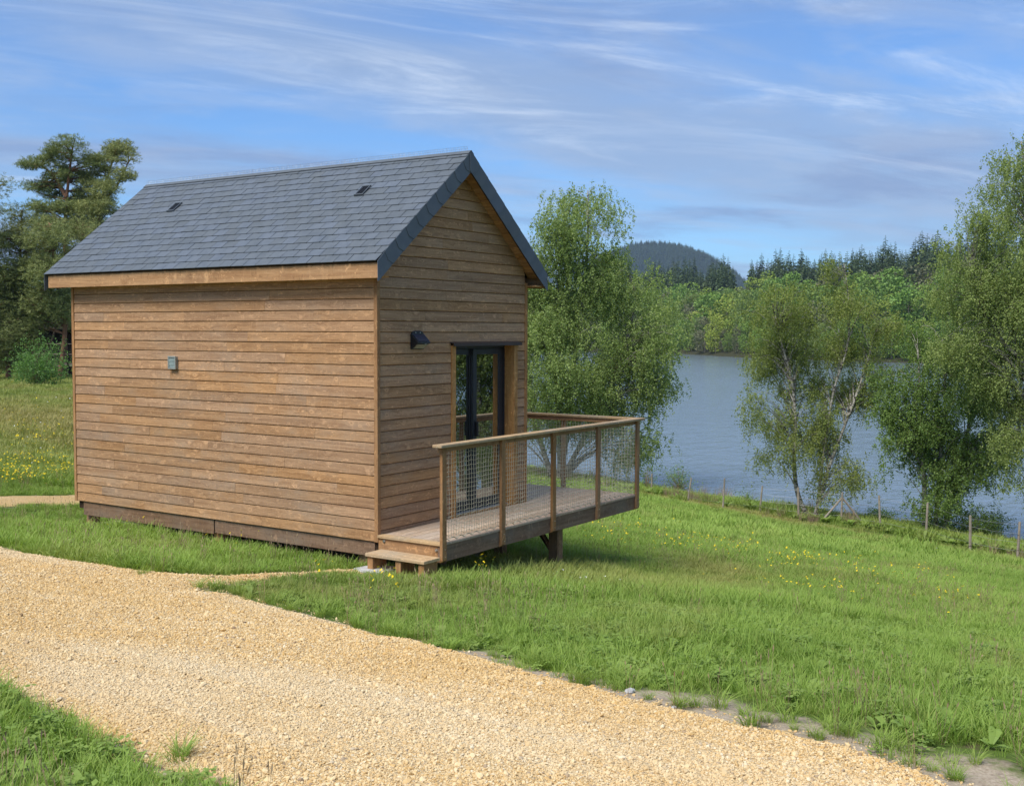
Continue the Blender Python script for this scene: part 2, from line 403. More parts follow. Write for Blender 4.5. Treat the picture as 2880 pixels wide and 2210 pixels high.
def terrain_mat():
    b = NB('ground')
    pos = b.n('ShaderNodeNewGeometry').outputs['Position']
    soil = b.n('ShaderNodeAttribute', attribute_name='soil').outputs['Fac']
    dry = b.n('ShaderNodeAttribute', attribute_name='dryness').outputs['Fac']
    wood = b.n('ShaderNodeAttribute', attribute_name='wooded').outputs['Fac']
    n1 = b.noise(pos, 0.8, 5, 0.6); n2 = b.noise(pos, 9.0, 5, 0.65); n3 = b.noise(pos, 60.0, 3, 0.6)
    g = b.mix(b.ramp(n1, 0.3, 0.7), (0.060, 0.105, 0.018), (0.115, 0.155, 0.032))
    g = b.mix(b.ramp(n2, 0.45, 0.75), g, (0.085, 0.070, 0.035))
    g = b.mix(b.math('MULTIPLY', dry, b.ramp(n2, 0.2, 0.7, 0.5, 1.0)), g, (0.27, 0.225, 0.095))
    s = b.mix(b.ramp(n3, 0.3, 0.7), (0.300, 0.235, 0.165), (0.450, 0.370, 0.275))
    s = b.mix(b.ramp(n2, 0.5, 0.8), s, (0.155, 0.120, 0.085))
    c = b.mix(b.ramp(b.math('ADD', soil, b.math('MULTIPLY', b.math('SUBTRACT', n2, 0.5), 0.7)), 0.35, 0.6), g, s)
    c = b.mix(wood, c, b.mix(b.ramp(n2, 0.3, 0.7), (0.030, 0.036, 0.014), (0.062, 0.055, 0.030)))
    return b.done(b.pbr(c, 0.95, 0.1, normal=b.bump(b.math('ADD', n2, b.math('MULTIPLY', n3, 0.5)), 0.6, 0.02)))
M['ground'] = terrain_mat()

def gravel_mat():
    b = NB('gravel_bed')
    pos = b.n('ShaderNodeNewGeometry').outputs['Position']
    v1 = b.n('ShaderNodeTexVoronoi'); b.l(pos, v1.inputs['Vector']); v1.inputs['Scale'].default_value = 62.0
    v2 = b.n('ShaderNodeTexVoronoi'); b.l(pos, v2.inputs['Vector']); v2.inputs['Scale'].default_value = 120.0
    sep = b.n('ShaderNodeSeparateColor'); b.l(v1.outputs['Color'], sep.inputs[0])
    big = b.noise(pos, 0.7, 4, 0.6)
    c = b.mix(sep.outputs[0], (0.555, 0.358, 0.138), (0.690, 0.525, 0.295))
    c = b.mix(b.ramp(sep.outputs[1], 0.8, 1.0), c, (0.36, 0.27, 0.16))
    c = b.mix(b.math('MULTIPLY', b.ramp(big, 0.35, 0.7), 0.45), c, (0.520, 0.330, 0.125))
    tv = b.n('ShaderNodeMapping'); b.l(pos, tv.inputs[0]); tv.inputs['Rotation'].default_value = (0, 0, rad(4)); tv.inputs['Scale'].default_value = (0.90, 0.14, 1)
    wt = b.noise(tv.outputs[0], 1.0, 4, 0.6, 0.4)
    c = b.mix(b.math('MULTIPLY', b.ramp(wt, 0.52, 0.72), 0.55), c, (0.690, 0.575, 0.390))
    c = b.mix(b.math('MULTIPLY', b.ramp(wt, 0.46, 0.30), 0.45), c, (0.540, 0.320, 0.095))
    h = b.math('ADD', b.math('SUBTRACT', 1.0, v1.outputs['Distance']), b.math('MULTIPLY', b.math('SUBTRACT', 1.0, v2.outputs['Distance']), 0.5))
    return b.done(b.pbr(c, 0.9, 0.15, normal=b.bump(h, 0.9, 0.012)))
M['gravel'] = gravel_mat()
def pebble_mat():
    b = NB('gravel_stone')
    r = b.n('ShaderNodeAttribute', attribute_name='rnd', attribute_type='INSTANCER').outputs['Fac']
    pos = b.n('ShaderNodeNewGeometry').outputs['Position']
    big = b.noise(pos, 0.7, 4, 0.6)
    c = b.mix(b.ramp(r, 0.0, 0.80), (0.570, 0.365, 0.140), (0.710, 0.545, 0.305))
    c = b.mix(b.ramp(r, 0.86, 0.92), c, (0.70, 0.60, 0.42))
    c = b.mix(b.ramp(r, 0.93, 0.97), c, (0.30, 0.21, 0.13))
    c = b.mix(b.math('MULTIPLY', b.ramp(big, 0.35, 0.7), 0.4), c, (0.600, 0.390, 0.145))
    tv = b.n('ShaderNodeMapping'); b.l(pos, tv.inputs[0]); tv.inputs['Rotation'].default_value = (0, 0, rad(4)); tv.inputs['Scale'].default_value = (0.90, 0.14, 1)
    wt = b.noise(tv.outputs[0], 1.0, 4, 0.6, 0.4)
    c = b.mix(b.math('MULTIPLY', b.ramp(wt, 0.52, 0.72), 0.55), c, (0.690, 0.575, 0.390))
    c = b.mix(b.math('MULTIPLY', b.ramp(wt, 0.46, 0.30), 0.45), c, (0.540, 0.320, 0.095))
    return b.done(b.pbr(c, 0.85, 0.2))
M['pebble'] = pebble_mat()
def water_mat():
    b = NB('lake_water')
    pos = b.n('ShaderNodeNewGeometry').outputs['Position']
    p = b.n('ShaderNodeMapping'); b.l(pos, p.inputs[0]); p.inputs['Rotation'].default_value = (0, 0, YAW); p.inputs['Scale'].default_value = (0.75, 1.5, 1)
    n1 = b.noise(p.outputs[0], 1.7, 4, 0.62, 0.3); n2 = b.noise(p.outputs[0], 0.45, 3, 0.6); n3 = b.noise(p.outputs[0], 0.05, 3, 0.5)
    h = b.math('ADD', b.math('MULTIPLY', n1, 0.55), b.math('MULTIPLY', n2, 0.9))
    bp = b.n('ShaderNodeBump'); b.l(h, bp.inputs['Height']); bp.inputs['Distance'].default_value = 0.17
    b.l(b.ramp(n3, 0.35, 0.65, 0.55, 0.85), bp.inputs['Strength'])
    return b.done(b.pbr((0.150, 0.190, 0.220), 0.16, 0.5, normal=bp.outputs[0], ))
M['water'] = water_mat()
def flower_mat(name, col):
    b = NB(name)
    return b.done(b.pbr(col, 0.6, 0.2))
M['yellow'] = flower_mat('buttercup_petals', (0.85, 0.62, 0.015))
M['white'] = flower_mat('daisy_petals', (0.85, 0.85, 0.80))

# ------------------------------------------------------------------ the lie of the land
FW2 = np.array([math.sin(YAW), math.cos(YAW)]); RT2 = np.array([math.cos(YAW), -math.sin(YAW)])
def ds(x, y):
    rx, ry = x - CAM[0], y - CAM[1]
    return rx * FW2[0] + ry * FW2[1], rx * RT2[0] + ry * RT2[1]
def xy(d, s): return CAM[0] + d * FW2[0] + s * RT2[0], CAM[1] + d * FW2[1] + s * RT2[1]
def q_of(d, s): return (d - 51.0 + 1.24 * (s - 6.7)) / 1.593      # metres beyond the near shoreline
WATER = -4.94
_q = np.array([-120, -60, -45, -37, -34, -31, -28.2, -20, -12, -6.5, -4.5, -2.2, -0.6, 0.3, 2.5, 6, 25, 400])
_z = np.array([2.8, 1.6, 1.05, 0.56, 0.18, -0.27, -0.70, -2.02, -3.30, -4.08, -4.28, -4.50, -4.78, -5.02, -5.6, -6.4, -9, -11])
_qq = np.linspace(-125, 400, 5251); _zz = np.interp(_qq, _q, _z)
_k = np.exp(-0.5 * (np.arange(-30, 31) / 9.0) ** 2); _k /= _k.sum()
_zz = np.convolve(np.pad(_zz, 30, mode='edge'), _k, 'valid')
FPX_SH = np.array([-4000, 0, 1500, 1880, 2100, 2350, 2700, 3400, 6000])
FD_SH = np.array([420, 420, 400, 366, 308, 280, 250, 215, 190])
def vnoise(x, y, seed=0):
    r = np.zeros_like(x)
    g = np.random.default_rng(seed)
    for k in range(5):
        a = g.uniform(0, 6.28, 3); f = 2.0 ** k
        r += (np.sin(x * f * math.cos(a[0]) + y * f * math.sin(a[0]) + a[1]) * np.sin(-x * f * 0.83 * math.sin(a[0] + .7) + y * f * 0.83 * math.cos(a[0] + .7) + a[2])) / f ** 0.8
    return r
_ctl = np.array([(15.0, -5.8, -0.34), (13.4, -3.6, -0.30), (14.5, -2.4, -0.40), (12.0, -1.6, -0.28), (18, -7.6, -0.36), (25, -10.6, -0.40), (32, -12, -0.5), (40, -17, -0.46), (65, -28, -0.50),
                 (80, -36, -0.3), (13.8, .5, -0.70), (11.5, -1.1, -0.27), (0, 0, .57), (5, -2.3, .40), (5, 2, 0.32), (3, 5, .25), (20, 9, -2.2), (30, 5, -2.9), (38, 10, -4.2), (33, 14, -4.27), (46, 6, -4.27),
                 (55, -8, -3.2), (50, 0, -4.2), (10, -5, 0.12), (25, 20, -4.1), (-10, -10, 1.6), (-10, 10, 0.6)])
def _prof(d, s): return np.interp(q_of(d, s), _qq, _zz)
def _tp(r2): return np.where(r2 > 1e-9, r2 * np.log(r2 + 1e-12), 0.0)
_A = _ctl[:, :2]
_K = _tp(((_A[:, None] - _A[None]) ** 2).sum(-1)) + np.eye(len(_A)) * 6.0
_P = np.c_[np.ones(len(_A)), _A]
_sys = np.block([[_K, _P], [_P.T, np.zeros((3, 3))]])
_w = np.linalg.solve(_sys, np.r_[_ctl[:, 2] - _prof(_ctl[:, 0], _ctl[:, 1]), 0, 0, 0])
def sstep(x, a, b):
    t = np.clip((x - a) / (b - a), 0, 1); return t * t * (3 - 2 * t)
def ground(x, y):
    x = np.atleast_1d(np.asarray(x, float)); y = np.atleast_1d(np.asarray(y, float))
    d, s = ds(x, y)
    base = _prof(d, s)
    dc, sc = np.clip(d, -12, 85), np.clip(s, -38, 26)
    corr = np.zeros_like(d)
    for i in range(len(_A)): corr += _w[i] * _tp((dc - _A[i, 0]) ** 2 + (sc - _A[i, 1]) ** 2)
    corr += _w[-3] + _w[-2] * dc + _w[-1] * sc
    far = np.hypot(d, s)
    corr *= (1 - sstep(q_of(d, s), -5.5, -3.0)) * (1 - sstep(far, 75, 110))
    z = base + corr
    # the meadow and wood on the left stay level
    az = s / np.maximum(d, 1.0)
    left = sstep(-az, 0.24, 0.36) * sstep(d, 20, 45)
    z = z * (1 - left) + (-0.48 + 0.010 * np.maximum(d - 60, 0)) * left
    # the far shore
    px = 1440 + FPX * s / np.maximum(d, 1.0)
    fd = np.interp(px, FPX_SH, FD_SH)
    inl = np.where((d > 60) & (left < 0.5), d - fd, -999.0)
    zf = WATER - 1.2 + 0.160 * np.clip(inl + 9, 0, 150) + 0.02 * np.clip(inl - 150, 0, 3000)
    zf = np.where(inl > 400, zf - 0.012 * (inl - 400), zf)
    z = np.where(inl > -9, np.maximum(zf, np.minimum(z, -6)), z)
    z = z + 0.018 * vnoise(x * 1.1, y * 1.1, 3) * sstep(far, 1, 6) + 0.05 * vnoise(x * 0.22, y * 0.22, 4) * sstep(far, 18, 40)
    return z
def gz(x, y): return float(ground(x, y)[0])
def pix_ground(px, py):
    """where the line of sight through a photo pixel meets the land"""
    dr = FW + RT * (px - 1440) / FPX - UP * (py - 1105) / FPX
    t = np.r_[np.linspace(1.5, 30, 600), np.linspace(30.2, 140, 700)]
    P = CAM + dr * t[:, None]
    h = P[:, 2] - ground(P[:, 0], P[:, 1])
    i = int(np.argmax(h < 0)); i = max(i, 1)
    a = h[i - 1] / (h[i - 1] - h[i]); p = P[i - 1] * (1 - a) + P[i] * a
    return p[0], p[1]

def in_poly(x, y, poly):
    r = np.zeros(len(x), bool); n = len(poly)
    for i in range(n):
        (x0, y0), (x1, y1) = poly[i], poly[(i + 1) % n]
        c = ((y0 > y) != (y1 > y)) & (x < (x1 - x0) * (y - y0) / (y1 - y0 + 1e-12) + x0)
        r ^= c
    return r
def line_dist(x, y, pts):
    r = np.full(len(x), 1e9)
    for (x0, y0), (x1, y1) in zip(pts[:-1], pts[1:]):
        dx, dy = x1 - x0, y1 - y0; t = np.clip(((x - x0) * dx + (y - y0) * dy) / (dx * dx + dy * dy + 1e-12), 0, 1)
        r = np.minimum(r, np.hypot(x - x0 - t * dx, y - y0 - t * dy))
    return r
def from_px(l): return [pix_ground(*p) for p in l]
upper = [(-900, 1490), (-300, 1508), (0, 1539), (91, 1560), (183, 1574), (315, 1592), (365, 1601), (502, 1616), (640, 1621), (700, 1616), (868, 1609), (1000, 1603), (1050, 1604)]
strip = [(1085, 1612), (1000, 1619), (900, 1621), (800, 1627), (676, 1640), (600, 1652), (555, 1663)]
right = [(620, 1668), (658, 1676), (731, 1699), (822, 1722), (913, 1745), (1012, 1771), (1052, 1788), (1152, 1798), (1228, 1822), (1353, 1852), (1504, 1897), (1655, 1932), (1780, 1970), (1931, 2003), (2132, 2048), (2282, 2083), (2383, 2103), (2483, 2138), (2584, 2173), (2659, 2210), (2900, 2290), (3300, 2420)]
lowl = [(0, 1941), (91, 1973), (192, 2019), (251, 2065), (343, 2097), (379, 2129), (457, 2165), (585, 2202), (680, 2260), (800, 2400)]
U, S_, R_, L_ = from_px(upper), from_px(strip), from_px(right), from_px(lowl)
PATH = U + S_ + R_ + [(-7.6, -10.2), (-8.9, -9.6)] + L_[::-1] + [pix_ground(-300, 1900), pix_ground(-900, 1850)]
BACKPATH = from_px([(-700, 1386), (0, 1396), (120, 1394), (230, 1393), (330, 1393), (330, 1422), (230, 1422), (120, 1424), (0, 1430), (-700, 1436)])
def on_path(x, y): return in_poly(x, y, PATH) | in_poly(x, y, BACKPATH)

# ---- ground sheet: a polar grid round the camera out to the horizon
def make_ground():
    th = np.concatenate([np.linspace(-180, -42, 47)[:-1], np.linspace(-42, 42, 261), np.linspace(42, 180, 47)[1:-1]])
    th = np.radians(th)
    r = np.concatenate([[0.0], np.linspace(0.6, 16, 150), np.geomspace(16.2, 60, 110), np.geomspace(61, 450, 110), np.geomspace(460, 4200, 50)])
    nt, nr = len(th), len(r)
    D = np.outer(r, np.cos(th)); S = np.outer(r, np.sin(th))
    x, y = xy(D.ravel(), S.ravel())
    z = ground(x, y)
    on = on_path(x, y)
    soil = np.zeros_like(x)
    near = np.hypot(D.ravel(), S.ravel()) < 30
    dr = np.full(len(x), 9.0); dr[near] = line_dist(x[near], y[near], R_[9:])
    da = np.full(len(x), 9.0); da[near] = line_dist(x[near], y[near], U + S_ + R_ + L_)
    soil = np.maximum(np.clip(1.05 - dr / 0.6 + 0.25 * vnoise(x * 2.3, y * 2.3, 9), 0, 1) * 0.9, np.clip(1.0 - da / 0.12, 0, 1) * 0.75)
    qq = q_of(D.ravel(), S.ravel())
    soil = np.maximum(soil, 0.62 * np.exp(-((qq + 2.4) / 0.7) ** 2))
    soil = np.maximum(soil, 0.8 * np.exp(-((qq - 0.3) / 0.8) ** 2))
    soil[on] = 1.0
    ux, uy = x, y
    soil = np.maximum(soil, ((ux > -0.1) & (ux < 3.0) & (uy > 0) & (uy < 5.3)) * 0.9)
    dry = 0.9 * np.exp(-((qq + 5.9) / 0.9) ** 2) + 0.5 * np.exp(-((qq + 1.0) / 1.2) ** 2)
    dd, ss = ds(x, y)
    dry += 0.45 * np.exp(-((dd - 34) / 7.0) ** 2) * (ss / np.maximum(dd, 1) < -0.2)
    V = np.c_[x, y, z]
    i, j = np.meshgrid(np.arange(nr - 1), np.arange(nt), indexing='ij')
    j2 = (j + 1) % nt
    F = np.stack([i * nt + j, i * nt + j2, (i + 1) * nt + j2, (i + 1) * nt + j], -1).reshape(-1, 4)[:, ::-1]
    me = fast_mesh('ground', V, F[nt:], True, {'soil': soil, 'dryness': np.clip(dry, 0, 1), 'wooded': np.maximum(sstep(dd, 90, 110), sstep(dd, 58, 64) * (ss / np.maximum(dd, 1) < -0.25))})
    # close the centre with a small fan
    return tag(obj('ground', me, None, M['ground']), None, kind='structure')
make_ground()

def make_path(name, poly, cell, seed):
    P = np.array(poly); lo, hi = P.min(0), P.max(0)
    # only the stretch near the picture
    lo = np.maximum(lo, (-14, -14)); hi = np.minimum(hi, (8, 16))
    nx, ny = int((hi[0] - lo[0]) / cell) + 2, int((hi[1] - lo[1]) / cell) + 2
    gx, gy = np.meshgrid(lo[0] + np.arange(nx) * cell, lo[1] + np.arange(ny) * cell, indexing='ij')
    wob = 0.05 * vnoise(gx.ravel() * 5, gy.ravel() * 5, seed)
    ins = in_poly(gx.ravel() + wob, gy.ravel() + wob[::-1], poly).reshape(nx, ny)
    edge = np.minimum(line_dist(gx.ravel(), gy.ravel(), list(poly) + [poly[0]]), 0.25) / 0.25
    z = ground(gx.ravel(), gy.ravel()) + 0.004 + 0.022 * edge
    idx = np.arange(nx * ny).reshape(nx, ny)
    full = ins[:-1, :-1] & ins[1:, :-1] & ins[:-1, 1:] & ins[1:, 1:]
    F = np.stack([idx[:-1, :-1], idx[1:, :-1], idx[1:, 1:], idx[:-1, 1:]], -1)[full]
    V = np.c_[gx.ravel(), gy.ravel(), z]
    used = np.unique(F); mp = np.zeros(len(V), np.int64); mp[used] = np.arange(len(used))
    return tag(obj(name, fast_mesh(name, V[used], mp[F], True), None, M['gravel']), None, kind='structure')
make_path('gravel_path', PATH, 0.055, 5)
make_path('gravel_path', BACKPATH, 0.12, 6)

def make_lake():
    rs = np.array([20, 60, 120, 250, 500, 1000, 2500.0]); th = np.radians(np.linspace(-75, 100, 60))
    D = np.outer(rs, np.cos(th)); S = np.outer(rs, np.sin(th)); x, y = xy(D.ravel(), S.ravel())
    V = np.c_[x, y, np.full(len(x), WATER)]; n = len(th)
    i, j = np.meshgrid(np.arange(len(rs) - 1), np.arange(n - 1), indexing='ij')
    F = np.stack([i * n + j, (i + 1) * n + j, (i + 1) * n + j + 1, i * n + j + 1], -1).reshape(-1, 4)[:, ::-1]
    me = fast_mesh('lake', V, F)
    me.flip_normals() if me.polygons[0].normal.z < 0 else None
    tag(obj('lake', me, None, M['water']), None, kind='structure')
make_lake()

# ------------------------------------------------------------------ the cabin
W, L = 2.9066, 5.251
EO, GO, GB = 0.187, 0.165, 0.282           # overhangs: eaves, front verge, back verge
HE, HR, ZF = 2.968, 4.278, 2.796
XM = W / 2
RUN = XM + EO; RISE = HR - HE; SL = math.hypot(RUN, RISE)
PITCHROW = 0.1178
cabin = empty('timber_cabin')
tag(cabin, 'small timber cabin with slate gable roof, brown board cladding and a fenced deck', 'cabin')

def plank_mesh(a0, b0, a1, b1, h, name='plank'):
    """shiplap board: x along it (bottom edge a0..b0, top edge a1..b1), y up, z out of the wall"""
    def lerp(a, b, t): return a + (b - a) * t
    prof = [(0.0, 0.0), (0.0, 0.012), (0.007, 0.0215), (h - 0.004, 0.0155), (h, 0.010), (h, 0.0)]
    v = []; c0 = (a0 + b0) / 2
    for e in (0, 1):
        for (yy, zz) in prof:
            t = yy / h
            xx = lerp(a0, a1, t) if e == 0 else lerp(b0, b1, t)
            v.append((xx - c0, yy - h / 2, zz))
    n = len(prof)
    f = [tuple(range(n)), tuple(range(2 * n - 1, n - 1, -1))] + [(i, n + i, n + (i + 1) % n, (i + 1) % n) for i in range(n)]
    mb = MB().add(v, f)
    return mb.mesh(name), c0
def put_plank(parent, frame, a0, b0, a1, b1, z0, h):
    me, c0 = plank_mesh(a0, b0, a1, b1, h)
    o = obj('plank', me, parent, M['clad'])
    j = random.uniform(-0.0012, 0.0012)
    if frame == 'side':      # local x -> -Y, z -> -X
        o.matrix_local = Matrix(((0, 0, -1, 0.030 + j), (-1, 0, 0, -c0), (0, 1, 0, z0 + h / 2), (0, 0, 0, 1)))
    else:                    # gable: local x -> X, z -> -Y
        o.matrix_local = Matrix(((1, 0, 0, c0), (0, 0, -1, 0.030 + j), (0, 1, 0, z0 + h / 2), (0, 0, 0, 1)))
    return o
def splits(a, b, mean):
    cuts = [a]; 
    x = a + random.uniform(0.25, 1.0) * mean
    while x < b - 0.45:
        cuts.append(x); x += random.uniform(0.65, 1.25) * mean
    cuts.append(b)
    return list(zip(cuts[:-1], cuts[1:]))

# long wall
wall = MB().box(0.030, 0.16, 0.0501, L - 0.05, 0.0, 2.93).build('wall', M['core'], cabin)
for k in range(25):
    z0 = k * PITCHROW; h = min(PITCHROW - 0.0042, 2.90 - z0)
    if h < 0.03: continue
    for (a, b) in splits(-(L - 0.048), -0.050, 1.9):
        put_plank(wall, 'side', a + 0.0008, b - 0.0008, a + 0.0008, b - 0.0008, z0, h)
# gable wall, with its door opening
DX0, DX1, DZ0, DZ1 = 1.31, 2.677, 0.082, 18 * PITCHROW - 0.004
def roof_x(z, side, drop=0.135):
    t = (z + drop - HE) / RISE * RUN
    return (-EO + t) if side < 0 else (W + EO - t)
g = MB()
g.box(0.0501, DX0 + 0.055, 0.030, 0.16, -0.10, DZ1); g.box(DX1 - 0.055, W - 0.0501, 0.030, 0.16, -0.10, DZ1)
zt = HR - 0.22
g.prism([(0.0501, 0.030, DZ1), (W - 0.0501, 0.030, DZ1), (W - 0.0501, 0.030, 2.99), (XM, 0.030, zt), (0.0501, 0.030, 2.99)], (0, 0.13, 0))
gable = g.build('wall', M['core'], cabin)
for k in range(36):
    z0 = k * PITCHROW; h = PITCHROW - 0.0042; z1 = z0 + h
    l0, l1 = max(0.052, roof_x(z0, -1)), max(0.052, roof_x(z1, -1)); r0, r1 = min(W - 0.052, roof_x(z0, 1)), min(W - 0.052, roof_x(z1, 1))
    if r1 - l1 < 0.05:
        if r0 - l0 > 0.1: put_plank(gable, 'gable', l0, r0, XM - 0.004, XM + 0.004, z0, min(h, (HR - 0.135) - z0 - 0.01))
        break
    if z0 < DZ1 - 0.01:
        segs = [(l0, DX0 - 0.002), (DX1 + 0.002, r0)]
    else:
        segs = splits(l0, r0, 1.7) if r0 - l0 > 1.2 else [(l0, r0)]
    for i, (a, b) in enumerate(segs):
        put_plank(gable, 'gable', a + (0.0008 if i else 0), b - 0.0008, (l1 if a == l0 else a + 0.0008), (r1 if b == r0 else b - 0.0008), z0, h)
# back and far walls
for nm, (x0, x1, y0, y1) in dict(back=(0.0501, W - 0.0501, L - 0.16, L - 0.03), far=(W - 0.16, W - 0.03, 0.0501, L - 0.0501)).items():
    b_ = MB().box(x0, x1, y0, y1, -0.1, 2.93)
    if nm == 'back': b_.prism([(0.06, L - 0.16, 2.931), (W - 0.06, L - 0.16, 2.931), (XM, L - 0.16, HR - 0.22)], (0, 0.13, 0))
    w_ = b_.build('wall', M['core'], cabin)
    for k in range(24 if nm == 'far' else 34):
        z0 = k * PITCHROW; h = PITCHROW - 0.0075
        if nm == 'far': m = MB().box(W - 0.030, W - 0.010, 0.052, L - 0.052, z0, z0 + h)
        else:
            a, c = max(0.052, roof_x(z0 + h, -1)), min(W - 0.052, roof_x(z0 + h, 1))
            if c - a < 0.1: break
            m = MB().box(a, c, L - 0.030, L - 0.010, z0, z0 + h)
        m.build('plank', M['clad'], w_)
# corner trims
for (x0, x1, y0, y1) in ((0.0, 0.050, 0.0, 0.050), (0.0, 0.048, L - 0.046, L), (W - 0.050, W, 0.0, 0.050), (W - 0.05, W, L - 0.05, L)):
    box_obj('corner_trim', M['trim'], cabin, x0, x1, y0, y1, 0.0, 2.86, 'z')
# floor frame, skirt, piles
MB().box(0.10, W - 0.10, 0.12, L - 0.10, -0.16, -0.02).build('floor_frame', M['core'], cabin)
box_obj('skirt_board', M['skirt'], cabin, 0.035, 0.080, 0.075, 2.58, -0.165, -0.006, 'y')
box_obj('skirt_board', M['skirt'], cabin, 0.035, 0.080, 2.60, L - 0.14, -0.180, -0.006, 'y')
box_obj('skirt_board', M['skirt'], cabin, W - 0.08, W - 0.035, 0.06, L - 0.10, -0.17, -0.006, 'y')
box_obj('skirt_board', M['skirt'], cabin, 0.10, W - 0.10, L - 0.09, L - 0.05, -0.17, -0.006, 'x')
for (px_, py_) in ((0.16, 0.30), (0.14, 2.59), (0.16, L - 0.17), (1.45, 0.3), (1.45, 2.6), (1.45, L - 0.3), (2.75, 0.3), (2.75, 2.6), (2.75, L - 0.3), (0.9, L - 0.3), (0.5, 4.1)):
    gzv = gz(px_, py_)
    box_obj('pile', M['beam'], cabin, px_ - 0.06, px_ + 0.06, py_ - 0.06, py_ + 0.06, gzv - 0.2, -0.165, 'z')
# wall vent on the long wall
v_ = MB().box(-0.026, 0.010, 3.173, 3.307, 1.782, 1.935)
vent = MB().box(-0.020, 0.010, 3.176, 3.304, 1.785, 1.932).build('wall_vent', M['ventm'], cabin, bevel=0.002)
for (y0, y1, z0, z1) in ((3.170, 3.310, 1.921, 1.938), (3.170, 3.310, 1.779, 1.796), (3.170, 3.186, 1.7965, 1.9205), (3.294, 3.310, 1.7965, 1.9205)):
    MB().box(-0.034, -0.0195, y0, y1, z0, z1).build('vent_frame', M['ventm'], vent, bevel=0.002)
for k in range(7):
    z = 1.803 + k * 0.0165
    MB().prism([(-0.021, 3.187, z), (-0.021, 3.187, z + 0.012), (-0.030, 3.187, z + 0.001)], (0, 0.106, 0)).build('louvre', M['ventl'], vent)

# ---- roof
e1 = Vector((RUN, 0, RISE)) / SL; n1 = Vector((-RISE, 0, RUN)) / SL
e2 = Vector((-RUN, 0, RISE)) / SL; n2 = Vector((RISE, 0, RUN)) / SL
r_ = MB()
for (e, n, ox) in ((e1, n1, -EO), (e2, n2, W + EO)):
    o0 = Vector((ox, -GO + 0.004, HE)); dn = -n * 0.002; dth = -n * 0.055
    a, b = o0 + e * 0.015 + dn, o0 + e * SL + dn
    r_.prism([a, b, b + dth, a + dth], (0, L + GB + GO - 0.008, 0))
roof = r_.build('roof', M['core'], cabin)
NC, EXPO, SW, SLEN = 16, SL / 15.62, (L + GB + GO) / 29.0, 0.27
def slate_box(w, l=SLEN, t=0.0062):
    return [(-w / 2, 0, 0), (w / 2, 0, 0), (w / 2, l, 0), (-w / 2, l, 0), (-w / 2, 0, t), (w / 2, 0, t), (w / 2, l, t), (-w / 2, l, t)], \
           [(0, 3, 2, 1), (4, 5, 6, 7), (0, 1, 5, 4), (1, 2, 6, 5), (2, 3, 7, 6), (3, 0, 4, 7)]
slate_me = {}
def slate_mesh(w, l):
    key = (round(w, 3), round(l, 3))
    if key not in slate_me:
        v, f = slate_box(w, l); me = fast_mesh('slate', v, f, False, {'tint': np.zeros(8)}); me.materials.append(M['slate']); slate_me[key] = me
    return slate_me[key]
def slope_frame(side, y, a, lift=0.0, ang=0.0, rot=0.0):
    """local x along the eave, y up the slope, z off the roof"""
    e, n = (e1, n1) if side < 0 else (e2, n2)
    xl = Vector((0, -1, 0)) if side < 0 else Vector((0, 1, 0))
    o = Vector((-EO if side < 0 else W + EO, y, HE)) + e * a + n * lift
    Mx = Matrix(((xl.x, e.x, n.x, o.x), (xl.y, e.y, n.y, o.y), (xl.z, e.z, n.z, o.z), (0, 0, 0, 1)))
    return Mx @ Matrix.Rotation(rot, 4, 'Z') @ Matrix.Rotation(ang, 4, 'X')
slist = []
for side in (-1, 1):
    for k in range(NC):
        a = k * EXPO - 0.012
        l = min(SLEN, SL - a - 0.004)
        if l < 0.03: continue
        off = 0.5 * (k % 2)
        y = -GO
        idx = 0
        edges = [-GO] + [(-GO + (i + off) * SW) for i in range(0 if off else 1, 29)] + [L + GB]
        edges = sorted(set(round(q, 4) for q in edges if -GO <= q <= L + GB))
        for y0, y1 in zip(edges[:-1], edges[1:]):
            slist.append((side, k, a, l, (y0 + y1) / 2, (y1 - y0) - 0.0065))
vis = sorted([s for s in slist if s[0] < 0], key=lambda s: (Vector(CAM) - Vector((0, s[4], HE))).length + 0.15 * s[1])
solo = set(vis[:300])
jv, jf, jt = [], [], []
for s in slist:
    side, k, a, l, y, w = s
    ang = -0.052 + random.gauss(0, 0.004); lift = 0.0155 + random.gauss(0, 0.0008)
    Mx = slope_frame(side, y, a + random.gauss(0, 0.0015), lift, ang, random.gauss(0, 0.004))
    if s in solo:
        o = bpy.data.objects.new('slate', slate_mesh(w, l)); COL.objects.link(o); o.parent = roof; o.matrix_local = Mx
    else:
        v, f = slate_box(w, l); b = len(jv)
        jv += [tuple(Mx @ Vector(p)) for p in v]; jf += [tuple(i + b for i in q) for q in f]; jt += [random.random()] * 8
tag(obj('slate_courses', fast_mesh('slate_courses', jv, jf, False, {'tint': jt}), roof, M['slate']), None, kind='stuff')
# slate hooks at the foot of each joint
hk = MB()
for s in slist:
    if s[0] > 0 or s[1] == 0: continue
    for yy in (s[4] - s[5] / 2 - 0.002,):
        Mx = slope_frame(-1, yy, s[2], 0.0205)
        b = len(hk.v)
        for p in [(-0.0022, -0.008, -0.004), (0.0022, -0.008, -0.004), (0.0022, 0.008, -0.001), (-0.0022, 0.008, -0.001), (-0.0022, -0.008, 0.002), (0.0022, -0.008, 0.002), (0.0022, 0.008, 0.002), (-0.0022, 0.008, 0.002)]:
            hk.v.append(tuple(Mx @ Vector(p)))
        hk.f += [tuple(i + b for i in q) for q in ((0, 3, 2, 1), (4, 5, 6, 7), (0, 1, 5, 4), (1, 2, 6, 5), (2, 3, 7, 6), (3, 0, 4, 7))]
tag(hk.build('slate_hooks', M['black'], roof), None, kind='stuff')
